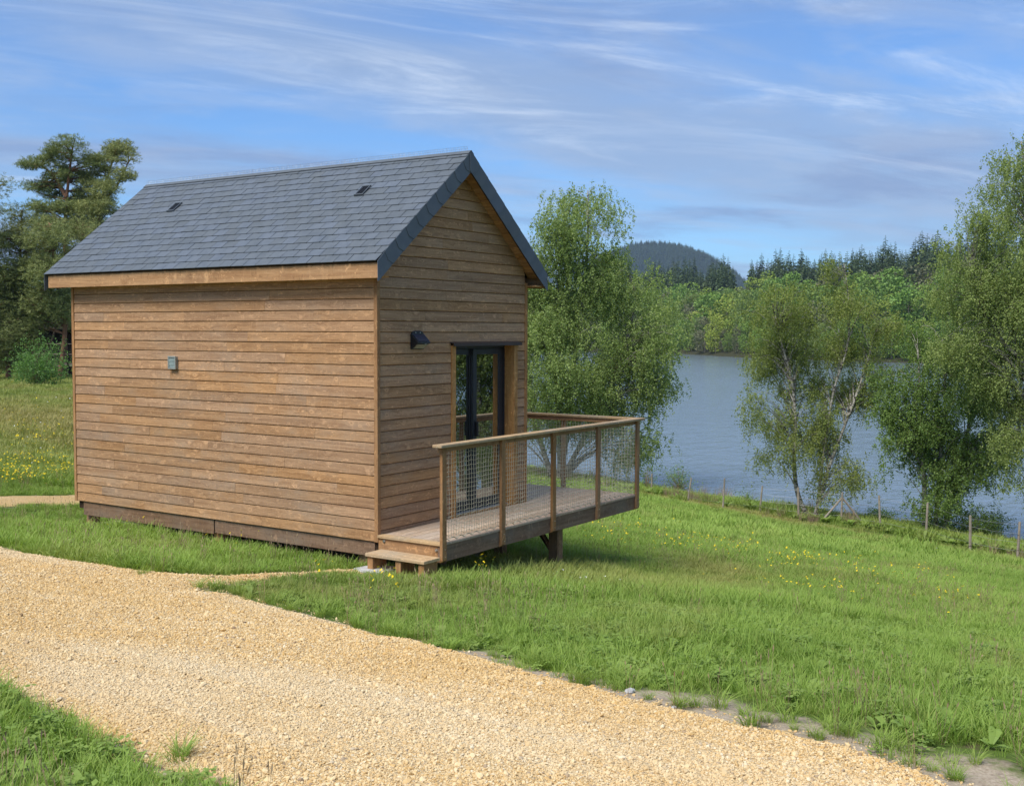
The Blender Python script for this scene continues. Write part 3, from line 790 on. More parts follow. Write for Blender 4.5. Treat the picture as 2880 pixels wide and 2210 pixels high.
# ridge capping and the wire comb above it
rc = MB()
for (e, n) in ((e1, n1), (e2, n2)):
    ap = Vector((XM, -GO - 0.006, HR)) + n * 0.024
    rc.prism([ap - e * 0.045, ap + e * 0.018, ap + e * 0.018 + n * 0.006, ap - e * 0.045 + n * 0.006], (0, L + GB + GO + 0.012, 0))
rc.build('ridge_cap', M['slate'], roof)
cb = MB()
yy = -GO + 0.05
while yy < L + GB - 0.02:
    for sx in (-1, 1):
        p0 = Vector((XM + sx * 0.003, yy + sx * 0.007, HR + 0.030)); p1 = p0 + Vector((sx * random.uniform(0.015, 0.03), random.uniform(-0.015, 0.015), random.uniform(0.045, 0.060)))
        cb.tube([p0, p1], 0.0013, 3, False)
    yy += 0.028
for zz_ in (0.055, 0.080): cb.tube([(XM - 0.012, -GO + 0.05, HR + zz_), (XM - 0.012, L + GB - 0.02, HR + zz_)], 0.0013, 3)
tag(cb.build('ridge_comb', M['combw'], roof), None, kind='stuff')
# roof vents
for yv in (4.28, 0.99):
    rv = MB()
    fr = slope_frame(-1, yv, 1.42, 0.028)
    def loc(x0, x1, y0, y1, z0, z1, mb):
        b = len(mb.v); t = MB().box(x0, x1, y0, y1, z0, z1); mb.v += [tuple(fr @ Vector(p)) for p in t.v]; mb.f += [tuple(i + b for i in q) for q in t.f]
    loc(-0.062, 0.062, -0.085, 0.085, -0.012, -0.002, rv)
    ro = rv.build('roof_vent', M['black'], roof)
    for k in range(5):
        m = MB(); x = -0.056 + k * 0.028; loc(x - 0.005, x + 0.005, -0.0825, 0.0825, -0.0018, 0.010, m); m.build('vent_bar', M['slate'] if k in (0, 4) else M['black'], ro)
    for y0 in (-0.097, 0.084):
        m = MB(); loc(-0.068, 0.068, y0, y0 + 0.012, -0.012, 0.012, m); m.build('vent_flange', M['slate'], ro)
# verge slates on the front and back gable
VB = 0.183
def verge(side, yface, sgn):
    e, n = (e1, n1) if side < 0 else (e2, n2)
    o0 = Vector((-EO if side < 0 else W + EO, 0, HE)) + n * 0.018
    step = (SL + 0.01) / 9.6
    joints = [0.155 + step * i for i in range(9)]
    for i in range(10):
        a_lo = -0.02 if i == 0 else joints[i - 1]
        a_hi = joints[i] + 0.09 if i < 9 else SL + 0.012
        if i == 0:
            tip = (o0.z - 0.015 - 2.762)
            poly = [(a_lo, 0.0), (a_hi, 0.0), (a_hi, VB)]
        else:
            poly = [(a_lo, 0.0), (a_hi, 0.0), (a_hi, VB), (a_lo + 0.19 * VB, VB), (a_lo - 0.08 * VB, 0.57 * VB)]
        pts = []
        for (a, b) in poly:
            p = o0 + e * a - n * b
            pts.append(p)
        if i == 0:
            # vertical outer edge down to a tip, then along the lower edge of the band
            x_out = (-EO - 0.004) if side < 0 else (W + EO + 0.004)
            pts = [Vector((x_out, 0, o0.z - 0.012)), pts[1], pts[2]]
            lo_dir = -e; q = pts[2]; t = (x_out - q.x) / lo_dir.x; qq = q + lo_dir * t
            k = 0.80
            pts += [Vector((x_out + (0.035 if side < 0 else -0.035), 0, qq.z + (0.035) * RISE / RUN)), Vector((x_out, 0, 2.762))]
        if i == 9:
            pts = [(Vector((XM, 0, p.z)) if ((p.x - XM) * (1 if side < 0 else -1)) > 0 else p) for p in pts]
            pk = o0 + e * SL; lowp = Vector((XM, 0, HR - VB / (RUN / SL) + 0.02))
            pts = [pts[0], Vector((XM, 0, HR + 0.028)), lowp, pts[-2], pts[-1]]
        for p in pts:
            a = (p - o0).dot(e)
            p.y = yface + sgn * (0.002 + 0.008 * max(0, 1 - (a - a_lo) / 0.31) + (0.001 if side > 0 else 0))
        MB().prism(pts, (0, -sgn * 0.005, 0)).build('verge_slate', M['slate'], roof)
    # board behind the slates
    q = [o0 + e * 0.02 - n * 0.03, o0 + e * (SL - 0.12) - n * 0.03, o0 + e * (SL - 0.12) - n * (VB - 0.012), o0 + e * 0.12 - n * (VB - 0.012)]
    for p in q: p.y = yface - sgn * 0.004
    MB().prism(q, (0, -sgn * 0.022, 0)).build('barge_board', M['core'], roof)
for side in (-1, 1):
    verge(side, -GO, -1); verge(side, L + GB, 1)
# finial plate at the apex
ap = MB().prism([(XM - 0.035, -GO - 0.012, HR - 0.005), (XM + 0.035, -GO - 0.012, HR - 0.005), (XM + 0.038, -GO - 0.012, HR - 0.20), (XM, -GO - 0.012, HR - 0.232), (XM - 0.038, -GO - 0.012, HR - 0.20)], (0, -0.004, 0))
ap.build('verge_slate', M['slate'], roof)
# soffit boards under the verge and eaves
for side in (-1, 1):
    e, n = (e1, n1) if side < 0 else (e2, n2)
    o0 = Vector((-EO if side < 0 else W + EO, 0, HE))
    for k in range(17):
        a0, a1 = 0.06 + k * 0.117, 0.06 + (k + 1) * 0.117 - 0.005
        if a1 > SL - 0.07: break
        p = [o0 + e * a0 - n * 0.100, o0 + e * a1 - n * 0.100, o0 + e * a1 - n * 0.114, o0 + e * a0 - n * 0.114]
        c = sum(p, Vector()) / 4
        m = MB().prism([Vector((0, (q - c).dot(e), (q - c).dot(n))) for q in p], (GO + 0.03, 0, 0))
        o = m.build('soffit_board', M['soffit'], roof)
        o.matrix_local = Matrix(((0, e.x, n.x, c.x), (1, 0, 0, -GO + 0.005), (0, e.z, n.z, c.z), (0, 0, 0, 1)))
box_obj('fascia', M['fascia'], roof, -EO + 0.016, -EO + 0.040, -GO + 0.002, L + GB - 0.050, ZF, HE - 0.014, 'y')
box_obj('eave_soffit', M['soffit'], roof, -EO + 0.041, 0.036, -GO + 0.03, L + GB - 0.06, ZF + 0.012, ZF + 0.03, 'y')
box_obj('fascia', M['fascia'], roof, W + EO - 0.040, W + EO - 0.016, -GO + 0.002, L + GB - 0.050, ZF, HE - 0.014, 'y')
box_obj('eave_soffit', M['soffit'], roof, W - 0.036, W + EO - 0.041, -GO + 0.03, L + GB - 0.06, ZF + 0.012, ZF + 0.03, 'y')
# half round gutter on the lake side
gm = MB(); ng = 10
gx, gzc, gr = W + EO + 0.050, HE - 0.045, 0.056
ring = []
for r in (gr, gr - 0.003):
    for k in range(ng + 1):
        w = math.pi + math.pi * k / ng; ring.append((gx + r * math.cos(w), gzc + r * math.sin(w)))
for yv in (-GO - 0.03, L + GB):
    gm.v += [(x, yv, z) for (x, z) in ring]
n = 2 * (ng + 1)
for k in range(ng):
    gm.f += [(k, k + 1, n + k + 1, n + k), (ng + 1 + k, n + ng + 1 + k, n + ng + 2 + k, ng + 2 + k), (k, ng + 1 + k, ng + 2 + k, k + 1)]
gm.f.append(tuple(range(n, n + ng + 1)))
gut = gm.build('gutter', M['zinc'], roof, True)
MB().prism([(gx + gr * math.cos(math.pi + math.pi * k / ng), -GO - 0.028, gzc + gr * math.sin(math.pi + math.pi * k / ng)) for k in range(ng + 1)], (0, 0.004, 0)).build('gutter_end', M['zinc'], gut)
MB().tube([(gx - gr, -GO - 0.031, gzc + 0.004), (gx - gr, L + GB, gzc + 0.004)], 0.006, 6).build('gutter_bead', M['zinc'], gut)

# ---- sliding door in the gable
DY = 0.048
door = MB().box(DX0 + 0.0757, DX1 - 0.0757, 0.095, 0.185, DZ1 - 0.075, DZ1 - 0.0302)
door.box(DX0 + 0.0757, DX0 + 0.105, 0.095, 0.185, DZ0 + 0.03, DZ1 - 0.0755); door.box(DX1 - 0.105, DX1 - 0.0757, 0.095, 0.185, DZ0 + 0.03, DZ1 - 0.0755)
door.box(DX0 + 0.0757, DX1 - 0.0757, 0.085, 0.185, DZ0 - 0.02, DZ0 + 0.0295)
door = door.build('door', M['alu'], cabin); door.location.y = DY
zb, ztp = DZ0 + 0.032, DZ1 - 0.078
for (x0, x1, y0, sl, sr) in ((1.42, 2.02, 0.142, 0.15, 0.09), (1.935, 2.568, 0.100, 0.075, 0.085)):
    y1 = y0 + 0.036
    for (a, b) in ((x0, x0 + sl), (x1 - sr, x1)):
        MB().box(a, b, y0, y1, zb, ztp).build('stile', M['alu'], door, bevel=0.004)
    for (a, b) in ((zb, zb + 0.10), (ztp - 0.07, ztp)):
        MB().box(x0 + sl + 0.0005, x1 - sr - 0.0005, y0 + 0.001, y1 - 0.001, a, b).build('door_rail', M['alu'], door, bevel=0.003)
    MB().box(x0 + sl - 0.005, x1 - sr + 0.005, y0 + 0.012, y0 + 0.022, zb + 0.095, ztp - 0.065).build('pane', M['glass'], door)
MB().box(1.965, 1.985, 0.055, 0.0995, 0.98, 1.16).build('door_handle', M['black'], door, bevel=0.004)
MB().box(DX0 + 0.0757, DX1 - 0.0757, 0.045, 0.084, DZ0 + 0.003, DZ0 + 0.016).build('threshold', M['zinc'], door)
# wooden lining and trims
box_obj('door_trim', M['reveal'], cabin, DX0, DX0 + 0.076, -0.004, 0.030, DZ0 - 0.01, DZ1 - 0.03, 'z')
box_obj('door_trim', M['reveal'], cabin, DX1 - 0.076, DX1, -0.004, 0.030, DZ0 - 0.01, DZ1 - 0.03, 'z')
box_obj('door_lining', M['reveal'], cabin, DX0 + 0.0555, DX0 + 0.075, 0.031, 0.26, DZ0 - 0.02, DZ1 - 0.03, 'z')
box_obj('door_lining', M['reveal'], cabin, DX1 - 0.075, DX1 - 0.0555, 0.031, 0.26, DZ0 - 0.02, DZ1 - 0.03, 'z')
MB().box(DX0 + 0.0757, DX1 - 0.0757, 0.031, 0.1325, DZ0 - 0.022, DZ0 + 0.001).build('door_sill', M['reveal'], cabin)
box_obj('door_lining', M['reveal'], cabin, DX0 + 0.0757, DX1 - 0.0757, 0.0315, 0.26, DZ1 - 0.0295, DZ1 - 0.008, 'x')
dl = MB().prism([(DX0 - 0.02, 0.030, DZ1 + 0.012), (DX0 - 0.02, -0.050, DZ1 - 0.006), (DX0 - 0.02, -0.050, DZ1 - 0.040), (DX0 - 0.02, -0.040, DZ1 - 0.040), (DX0 - 0.02, -0.040, DZ1 - 0.012), (DX0 - 0.02, 0.030, DZ1 - 0.004)], (DX1 - DX0 + 0.05, 0, 0))
dl.build('drip_cap', M['drip'], cabin)
# the dim room behind the glass
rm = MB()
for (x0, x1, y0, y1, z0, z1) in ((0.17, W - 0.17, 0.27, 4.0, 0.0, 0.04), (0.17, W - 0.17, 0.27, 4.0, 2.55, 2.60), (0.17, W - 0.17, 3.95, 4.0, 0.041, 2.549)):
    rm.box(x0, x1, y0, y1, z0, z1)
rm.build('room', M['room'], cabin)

# ---- deck
ZD, YD, XR = 0.082, -0.845, 4.30
deck = MB()
for xj in (0.5, 1.0, 1.5, 2.0, 2.55, 3.1, 3.65, 4.15):
    deck.box(xj, xj + 0.045, YD + 0.05, -0.002 if xj < W else 2.5, -0.12, ZD - 0.030)
deck = deck.build('deck', M['beam'], cabin)
nb = 7; bw = (-YD + 0.012) / nb
for k in range(nb):
    y0 = YD - 0.012 + k * bw
    segs = [(0.082, 2.2), (2.203, XR + 0.01)] if k % 2 else [(0.082, 3.1), (3.103, XR + 0.01)]
    for (a, b) in segs: box_obj('deck_board', M['deck'], deck, a, b, y0, y0 + bw - 0.006, ZD - 0.027, ZD + random.uniform(-0.001, 0.001), 'x', 0.004)
for k in range(21):
    y0 = 0.0 + k * 0.1222
    box_obj('deck_board', M['deck'], deck, W + 0.006, XR + 0.01, y0, y0 + 0.1165, ZD - 0.027, ZD + random.uniform(-0.001, 0.001), 'x', 0.004)
box_obj('nosing', M['rail'], deck, -0.018, 0.079, YD - 0.010, -0.004, ZD - 0.028, ZD + 0.002, 'y', 0.004)
box_obj('beam', M['skirt'], deck, 0.003, XR, YD + 0.001, YD + 0.046, -0.118, ZD - 0.029, 'x')
box_obj('beam', M['beam'], deck, XR - 0.046, XR - 0.001, YD + 0.047, 2.55, -0.118, ZD - 0.029, 'y')
sb = box_obj('side_beam', M['trim'], deck, 0.004, 0.049, YD + 0.048, -0.004, -0.122, ZD - 0.0295, 'y')
for (yb, zb_) in ((-0.085, 0.025), (-0.785, 0.005)):
    MB().tube([(0.0035, yb, zb_), (-0.002, yb, zb_)], 0.019, 12).build('washer', M['bolt'], deck)
    MB().tube([(-0.002, yb, zb_), (-0.012, yb, zb_)], 0.010, 6).build('bolt', M['screw'], deck)
# support post with its brace and steel foot
SPX, SPY = 2.585, -0.655
pg = gz(SPX + 0.06, SPY + 0.06)
MB().box(0.3, 4.2, SPY + 0.01, SPY + 0.115, -0.155, -0.1205).build('bearer', M['beam'], deck)
for sx, sy in ((SPX, SPY), (0.75, SPY + 0.40)):
    g0 = gz(sx + 0.06, sy + 0.06)
    zbot = g0 + 0.10 if sx > 1 else g0 - 0.1
    p_ = box_obj('support_post', M['beam'], deck, sx, sx + 0.128, sy, sy + 0.128, zbot, -0.156, 'z', 0.004)
    if sx > 1:
        MB().tube([(sx + 0.064, sy + 0.064, g0 - 0.1), (sx + 0.064, sy + 0.064, zbot)], 0.018, 10).build('steel_foot', M['black'], deck)
        MB().box(sx + 0.005, sx + 0.123, sy + 0.005, sy + 0.123, zbot - 0.008, zbot - 0.0005).build('foot_plate', M['black'], deck)
        cpad = MB().tube([(sx + 0.10, sy + 0.03, g0 - 0.1), (sx + 0.10, sy + 0.03, g0 + 0.012)], [0.16, 0.15], 14).build('footing', M['concrete'], deck)
    MB().prism([(sx + 0.04, sy + 0.1285, zbot + 0.12), (sx + 0.04, sy + 0.1285, zbot + 0.19), (sx + 0.04, sy + 0.42, -0.122), (sx + 0.04, sy + 0.33, -0.122)], (0.05, 0, 0)).build('brace', M['beam'], deck)

# ---- railing with rope net
railing = empty('railing', (0, 0, 0), 0, cabin)
ZR = ZD + 1.02
POSTX = [0.014, 1.087, 2.148, 3.212, 4.268]
def post(x0, x1, y0, y1, zb_, zt_, axis):
    o = box_obj('post', M['rail' if 0 else 'trim'], railing, x0, x1, y0, y1, zb_, zt_, 'z', 0.004)
    return o
def screws(pts):
    for p in pts: MB().tube([p, (p[0], p[1] - 0.003, p[2])], 0.005, 8).build('screw', M['screw'], railing)
for x in POSTX:
    post(x - 0.037, x + 0.037, YD - 0.036, YD - 0.0005, -0.095, ZR - 0.031, 'z')
    # bevelled foot of the post
    MB().prism([(x - 0.037, YD - 0.036, -0.0955), (x - 0.037, YD - 0.001, -0.0955), (x - 0.037, YD - 0.001, -0.118)], (0.074, 0, 0)).build('post_foot', M['trim'], railing)
    screws([(x + 0.008, YD - 0.036, 0.02), (x + 0.012, YD - 0.036, -0.06)])
for y in (0.315, 1.40, 2.48):
    post(XR + 0.0005, XR + 0.036, y - 0.037, y + 0.037, -0.095, ZR - 0.031, 'z')
for (a, b) in ((-0.10, 2.15), (2.153, XR + 0.06)):
    box_obj('handrail', M['rail'], railing, a, b, YD - 0.085, YD + 0.035, ZR - 0.030, ZR, 'x', 0.005)
box_obj('handrail', M['rail'], railing, XR - 0.052, XR + 0.062, YD + 0.0355, 2.55, ZR - 0.0305, ZR - 0.0005, 'y', 0.005)
box_obj('under_rail', M['trim'], railing, -0.02, XR, YD + 0.0005, YD + 0.030, ZR - 0.085, ZR - 0.0315, 'x', 0.003)
box_obj('under_rail', M['trim'], railing, XR - 0.030, XR - 0.0005, YD + 0.031, 2.55, ZR - 0.085, ZR - 0.032, 'y', 0.003)
def net(P, U_, wid, z0, z1, nm='net'):
    """rope net from point P along unit vector U_, with laced, scalloped edges"""
    mb = MB(); U_ = Vector(U_); P = Vector(P); nrm = U_.cross(Vector((0, 0, 1)))
    cw = 0.0445; nx = max(2, round(wid / cw)); nz = round((z1 - z0 - 0.05) / 0.047); ph = random.uniform(0, 6)
    H = z1 - z0
    def pos(i, j):
        s = i / nx; t = j / nz
        wob = 0.006 * math.sin(3.1 * s * wid + ph + 2 * t) + 0.0035 * math.sin(9 * s + 11 * t + ph)
        scal = 0.022 * abs(math.sin(math.pi * s * wid / 0.135))
        lo = z0 + 0.006 + 0.030 * abs(math.sin(math.pi * s * wid / 0.135)); hi = z1 - 0.006 - scal
        z = lo + (hi - lo) * t - 0.010 * math.sin(math.pi * s) * math.sin(math.pi * t)
        return P + U_ * (s * wid + 0.006 * math.sin(5 * t + 2 * ph + 4 * s)) + nrm * wob + Vector((0, 0, z))
    r = 0.0024
    for i in range(nx + 1): mb.tube([pos(i, j) for j in range(0, nz + 1)], r, 3, False)
    for j in range(nz + 1): mb.tube([pos(i, j) for i in range(nx + 1)], r, 3, False)
    for edge in (0, 1):
        m2 = 8 * max(2, round(wid / 0.135)); pts = []
        for i in range(m2 + 1):
            s = i / m2; w = abs(math.sin(math.pi * s * wid / 0.135))
            pts.append(P + U_ * (s * wid) + Vector((0, 0, (z0 + 0.004 + 0.034 * w) if edge == 0 else (z1 - 0.004 - 0.026 * w))))
        mb.tube(pts, 0.0035, 3, False)
    return tag(mb.build(nm, M['rope'], railing), None, kind='stuff')
for a, b in zip(POSTX[:-1], POSTX[1:]): net((a, YD + 0.010, 0), (1, 0, 0), b - a, ZD, ZR - 0.05)
for a, b in ((YD + 0.01, 0.315), (0.315, 1.40), (1.40, 2.48)): net((XR - 0.012, a, 0), (0, 1, 0), b - a, ZD, ZR - 0.05)

# ------------------------------------------------------------------ loose things by the cabin
lamp = empty('solar_wall_lamp', (0.675, 0.008, 2.05))
tag(lamp, 'black solar wall lamp with tilted panel mounted on the gable beside the door', 'lamp')
MB().prism([(-0.11, 0, 0), (0.11, 0, 0), (0.11, 0, 0.165), (0.085, 0, 0.192), (0.04, 0, 0.203), (-0.04, 0, 0.203), (-0.085, 0, 0.192), (-0.11, 0, 0.165)], (0, -0.016, 0)).build('back_plate', M['black'], lamp, bevel=0.002)
MB().prism([(-0.108, -0.0165, 0.165), (-0.108, -0.105, 0.082), (-0.108, -0.105, 0.062), (-0.108, -0.085, 0.058), (-0.108, -0.0165, 0.006)], (0.216, 0, 0)).build('housing', M['black'], lamp, bevel=0.003)
MB().prism([(-0.098, -0.024, 0.1625), (-0.098, -0.1035, 0.0875), (-0.098, -0.1055, 0.0895), (-0.098, -0.026, 0.1645)], (0.196, 0, 0)).build('solar_panel', M['solar'], lamp)
MB().prism([(-0.092, -0.082, 0.0545), (-0.092, -0.0255, 0.0115), (-0.092, -0.0275, 0.009), (-0.092, -0.084, 0.052)], (0.184, 0, 0)).build('lens', M['lens'], lamp)
for x in (-0.04, 0.04): MB().tube([(x, -0.016, 0.183), (x, -0.021, 0.183)], 0.006, 8).build('screw', M['screw'], lamp)
MB().tube([(0.03, -0.095, 0.060), (0.03, -0.097, 0.052)], 0.010, 10).build('sensor', M['lens'], lamp)

step = empty('wooden_step', (-0.19, -0.49, gz(-0.19, -0.49)))
tag(step, 'low wooden step with plank tread on three short legs before the deck', 'step')
zs = -0.048 - step.location.z
t_ = box_obj('tread', M['rail'], step, -0.128, 0.132, -0.385, 0.395, zs - 0.034, zs, 'y', 0.005)
for y in (0.345, -0.03, -0.33):
    box_obj('leg', M['trim'], step, -0.105, 0.115, y - 0.036, y + 0.036, -0.06, zs - 0.0345, 'z', 0.003)
px0 = (-0.34, -0.05)
pad = MB().prism([(0, 0, 0), (0.20, -0.03, 0), (0.33, -0.28, 0), (0.28, -0.40, 0), (0.02, -0.36, 0), (-0.07, -0.18, 0)], (0, 0, 0.10)).build('concrete_pad', M['concrete'], None, bevel=0.01)
pad.location = (px0[0] - 0.02, px0[1] + 0.08, gz(*px0) - 0.055)
tag(pad, 'flat pale concrete pad under the left leg of the wooden step', 'concrete pad')
for (px, py, sc, lb) in ((1772, 1947, 1.0, 'pale stone lying on bare soil beside the gravel path'), (1895, 1992, 0.55, 'small whitish stone at the edge of the gravel, nearer the camera')):
    x, y = pix_ground(px, py)
    bm = bmesh.new(); bmesh.ops.create_icosphere(bm, subdivisions=2, radius=0.028 * sc)
    for v in bm.verts: v.co = Vector((v.co.x * 1.3, v.co.y * 0.9, v.co.z * 0.62)) * (1 + 0.16 * math.sin(v.co.x * 190 + 1) * math.sin(v.co.y * 140 + 2))
    me = bpy.data.meshes.new('stone'); bm.to_mesh(me); bm.free()
    o = obj('stone', me, None, M['concrete']); o.location = (x, y, gz(x, y) + 0.010 * sc)
    tag(o, lb, 'stone')

# ------------------------------------------------------------------ scattering (uncountable cover only)
def scatter(name, P, rot, scl, idx, rnd, sources, dry=None, label=None):
    me = bpy.data.meshes.new(name); n = len(P)
    me.vertices.add(n); me.vertices.foreach_set('co', np.asarray(P, np.float32).ravel())
    def fa(nm, ty, v, key='value'):
        a = me.attributes.new(nm, ty, 'POINT'); a.data.foreach_set(key, v)
    fa('rot', 'FLOAT_VECTOR', np.asarray(rot, np.float32).ravel(), 'vector')
    fa('scl', 'FLOAT_VECTOR', np.asarray(scl, np.float32).ravel(), 'vector')
    fa('rnd', 'FLOAT', np.asarray(rnd, np.float32))
    fa('dry', 'FLOAT', np.asarray(dry if dry is not None else np.zeros(n), np.float32))
    fa('idx', 'INT', np.asarray(idx, np.int32))
    col = bpy.data.collections.new(name + '_kinds')
    for i, m in enumerate(sources):
        col.objects.link(bpy.data.objects.new('%s_kind_%02d' % (name, i), m))
    ng = bpy.data.node_groups.new(name + '_scatter', 'GeometryNodeTree')
    ng.interface.new_socket('Geometry', in_out='INPUT', socket_type='NodeSocketGeometry')
    ng.interface.new_socket('Geometry', in_out='OUTPUT', socket_type='NodeSocketGeometry')
    gi, go = ng.nodes.new('NodeGroupInput'), ng.nodes.new('NodeGroupOutput')
    ci = ng.nodes.new('GeometryNodeCollectionInfo'); ci.inputs['Collection'].default_value = col
    ci.inputs['Separate Children'].default_value = True; ci.inputs['Reset Children'].default_value = True
    ip = ng.nodes.new('GeometryNodeInstanceOnPoints'); ip.inputs['Pick Instance'].default_value = True
    def na(nm, ty):
        x = ng.nodes.new('GeometryNodeInputNamedAttribute'); x.data_type = ty; x.inputs['Name'].default_value = nm
        return x.outputs['Attribute']
    lk = ng.links.new
    lk(gi.outputs[0], ip.inputs['Points']); lk(ci.outputs[0], ip.inputs['Instance'])
    lk(na('idx', 'INT'), ip.inputs['Instance Index']); lk(na('rot', 'FLOAT_VECTOR'), ip.inputs['Rotation']); lk(na('scl', 'FLOAT_VECTOR'), ip.inputs['Scale'])
    lk(ip.outputs[0], go.inputs[0])
    o = obj(name, me)
    md = o.modifiers.new('scatter', 'NODES'); md.node_group = ng
    return tag(o, label, None, None, 'stuff')

def blades(n, rad_, hmin, hmax, width, lean, seed, curve=0.6, tint_lo=0.0):
    """a tuft of curved grass blades, three faces each"""
    g = np.random.default_rng(seed)
    a = g.uniform(0, 2 * np.pi, n); r = rad_ * np.sqrt(g.uniform(0, 1, n))
    bx, by = r * np.cos(a), r * np.sin(a)
    h = g.uniform(hmin, hmax, n) * (0.55 + 0.45 * g.uniform(0, 1, n)); da = a + g.normal(0, 0.9, n); ln = h * (lean * g.uniform(0.3, 1.2, n))
    w = width * g.uniform(0.7, 1.2, n); wa = da + np.pi / 2 + g.normal(0, 0.5, n)
    V = []; T = []
    for t, k in ((0.0, 0.8), (0.45, 1.0), (0.8, 0.65), (1.0, 0.0)):
        off = ln * (t ** (1.0 + curve * 1.6)); z = h * t * (1 - 0.18 * curve * t) - 0.01
        cx, cy_ = bx + off * np.cos(da), by + off * np.sin(da)
        if k > 0:
            V.append(np.c_[cx - w * k / 2 * np.cos(wa), cy_ - w * k / 2 * np.sin(wa), z]); V.append(np.c_[cx + w * k / 2 * np.cos(wa), cy_ + w * k / 2 * np.sin(wa), z])
        else: V.append(np.c_[cx, cy_, z])
    V = np.stack(V, 1); i = np.arange(n)[:, None] * 7
    F = np.concatenate([i + np.array([[0, 1, 3, 2]]), i + np.array([[2, 3, 5, 4]]), i + np.array([[4, 5, 6, 6]])], 0)
    T = np.repeat(g.uniform(tint_lo, 1, n), 7)
    quads = F[:2 * n]; tri = F[2 * n:, :3]
    tq = np.concatenate([quads[:, [0, 1, 2]], quads[:, [0, 2, 3]], tri], 0)
    me = fast_mesh('grass_tuft', V.reshape(-1, 3), tq, False, {'tint': T}); me.materials.append(M['grass']); return me
def rosette(n, l, w, seed, rise=0.4):
    g = np.random.default_rng(seed); V = []; F = []
    for k in range(n):
        a = 2 * np.pi * k / n + g.normal(0, 0.25); ll = l * g.uniform(0.6, 1.15); ww = w * g.uniform(0.7, 1.2); up = rise * g.uniform(0.5, 1.3)
        d = np.array([math.cos(a), math.sin(a), 0]); sd = np.array([-math.sin(a), math.cos(a), 0]); b = len(V)
        for t, k2 in ((0.05, 0.25), (0.4, 0.9), (0.75, 1.0), (1.0, 0.15)):
            c = d * ll * t * 0.92 + np.array([0, 0, ll * up * (t - 0.55 * t * t) * 1.6])
            V += [c - sd * ww * k2 / 2 + np.array([0, 0, 0.12 * ww]), c + sd * ww * k2 / 2 + np.array([0, 0, 0.12 * ww])]
        for q in range(3): F.append((b + 2 * q, b + 2 * q + 1, b + 2 * q + 3, b + 2 * q + 2))
    me = fast_mesh('weed', np.array(V), np.array(F), False, {'tint': g.uniform(0, 1, len(V))}); me.materials.append(M['weed']); return me
def clover(n, seed):
    g = np.random.default_rng(seed); V = []; F = []
    for k in range(n):
        p = np.array([g.normal(0, 0.045), g.normal(0, 0.045), g.uniform(0.015, 0.07)])
        for j in range(3):
            a = 2.094 * j + g.uniform(0, 6.28) * (j == 0) + g.normal(0, .1); s = g.uniform(0.011, 0.019); b = len(V)
            d = np.array([math.cos(a), math.sin(a), g.normal(0, 0.3)]); sd = np.array([-math.sin(a), math.cos(a), g.normal(0, 0.2)])
            V += [p, p + d * s - sd * s * 0.7, p + d * s * 1.7, p + d * s + sd * s * 0.7]; F.append((b, b + 1, b + 2, b + 3))
    me = fast_mesh('clover', np.array(V), np.array(F), False, {'tint': g.uniform(0, 1, len(V))}); me.materials.append(M['weed']); return me
def flower(stem, size, petals, mat, seed):
    g = np.random.default_rng(seed); V = []; F = []; tilt = g.normal(0, 0.35, 2)
    c = np.array([g.normal(0, 0.02), g.normal(0, 0.02), stem])
    V += [(-0.0015, 0, 0), (0.0015, 0, 0), tuple(c + np.array([0.0015, 0, 0])), tuple(c - np.array([0.0015, 0, 0]))]; F.append((0, 1, 2, 3))
    for k in range(petals):
        a = 2 * np.pi * k / petals; d = np.array([math.cos(a), math.sin(a), 0.35 + tilt[0] * math.cos(a) + tilt[1] * math.sin(a)]); sd = np.array([-math.sin(a), math.cos(a), 0]); b = len(V)
        V += [tuple(c), tuple(c + d * size * 0.6 - sd * size * 0.42), tuple(c + d * size), tuple(c + d * size * 0.6 + sd * size * 0.42)]; F.append((b, b + 1, b + 2, b + 3))
    me = fast_mesh('flower', np.array(V), np.array(F), False, {'tint': np.ones(len(V))}); me.materials.append(M['weed']); me.materials.append(mat)
    me.polygons.foreach_set('material_index', [0] + [1] * petals); return me

def sample_land(n, d0, d1, power, tan=0.60):
    u = rng.uniform(0, 1, n); d = (d0 ** power + u * (d1 ** power - d0 ** power)) ** (1 / power)
    s = d * rng.uniform(-tan, tan * 1.45, n); x, y = xy(d, s); return x, y, d, s
def free_land(x, y, d, s, margin=0.0):
    ok = q_of(d, s) < -0.2
    ok |= (s / np.maximum(d, 1) < -0.3)
    ok &= ~on_path(x, y)
    ok &= ~((x > 0.02) & (x < W - 0.02) & (y > 0.02) & (y < L - 0.02))
    ok &= ~((x > -0.30) & (x < 0.0) & (y > -0.86) & (y < -0.12))
    ok &= ~((x > -0.55) & (x < -0.05) & (y > -0.42) & (y < 0.05))
    return ok
def grow(x, y):
    """0 on the bare soil that borders the gravel, 1 in the sward"""
    dr = np.minimum(line_dist(x, y, R_[9:]), line_dist(x, y, R_[:10]) * 3.0); t = dr / 0.66 - 0.05 - 0.70 * vnoise(x * 2.3, y * 2.3, 9)
    g_ = np.clip(t, 0, 1)
    dl = np.minimum(line_dist(x, y, U + S_), line_dist(x, y, L_)); return np.minimum(g_, np.clip(dl / 0.10 + 0.35 + 0.3 * vnoise(x * 4, y * 4, 12), 0, 1))
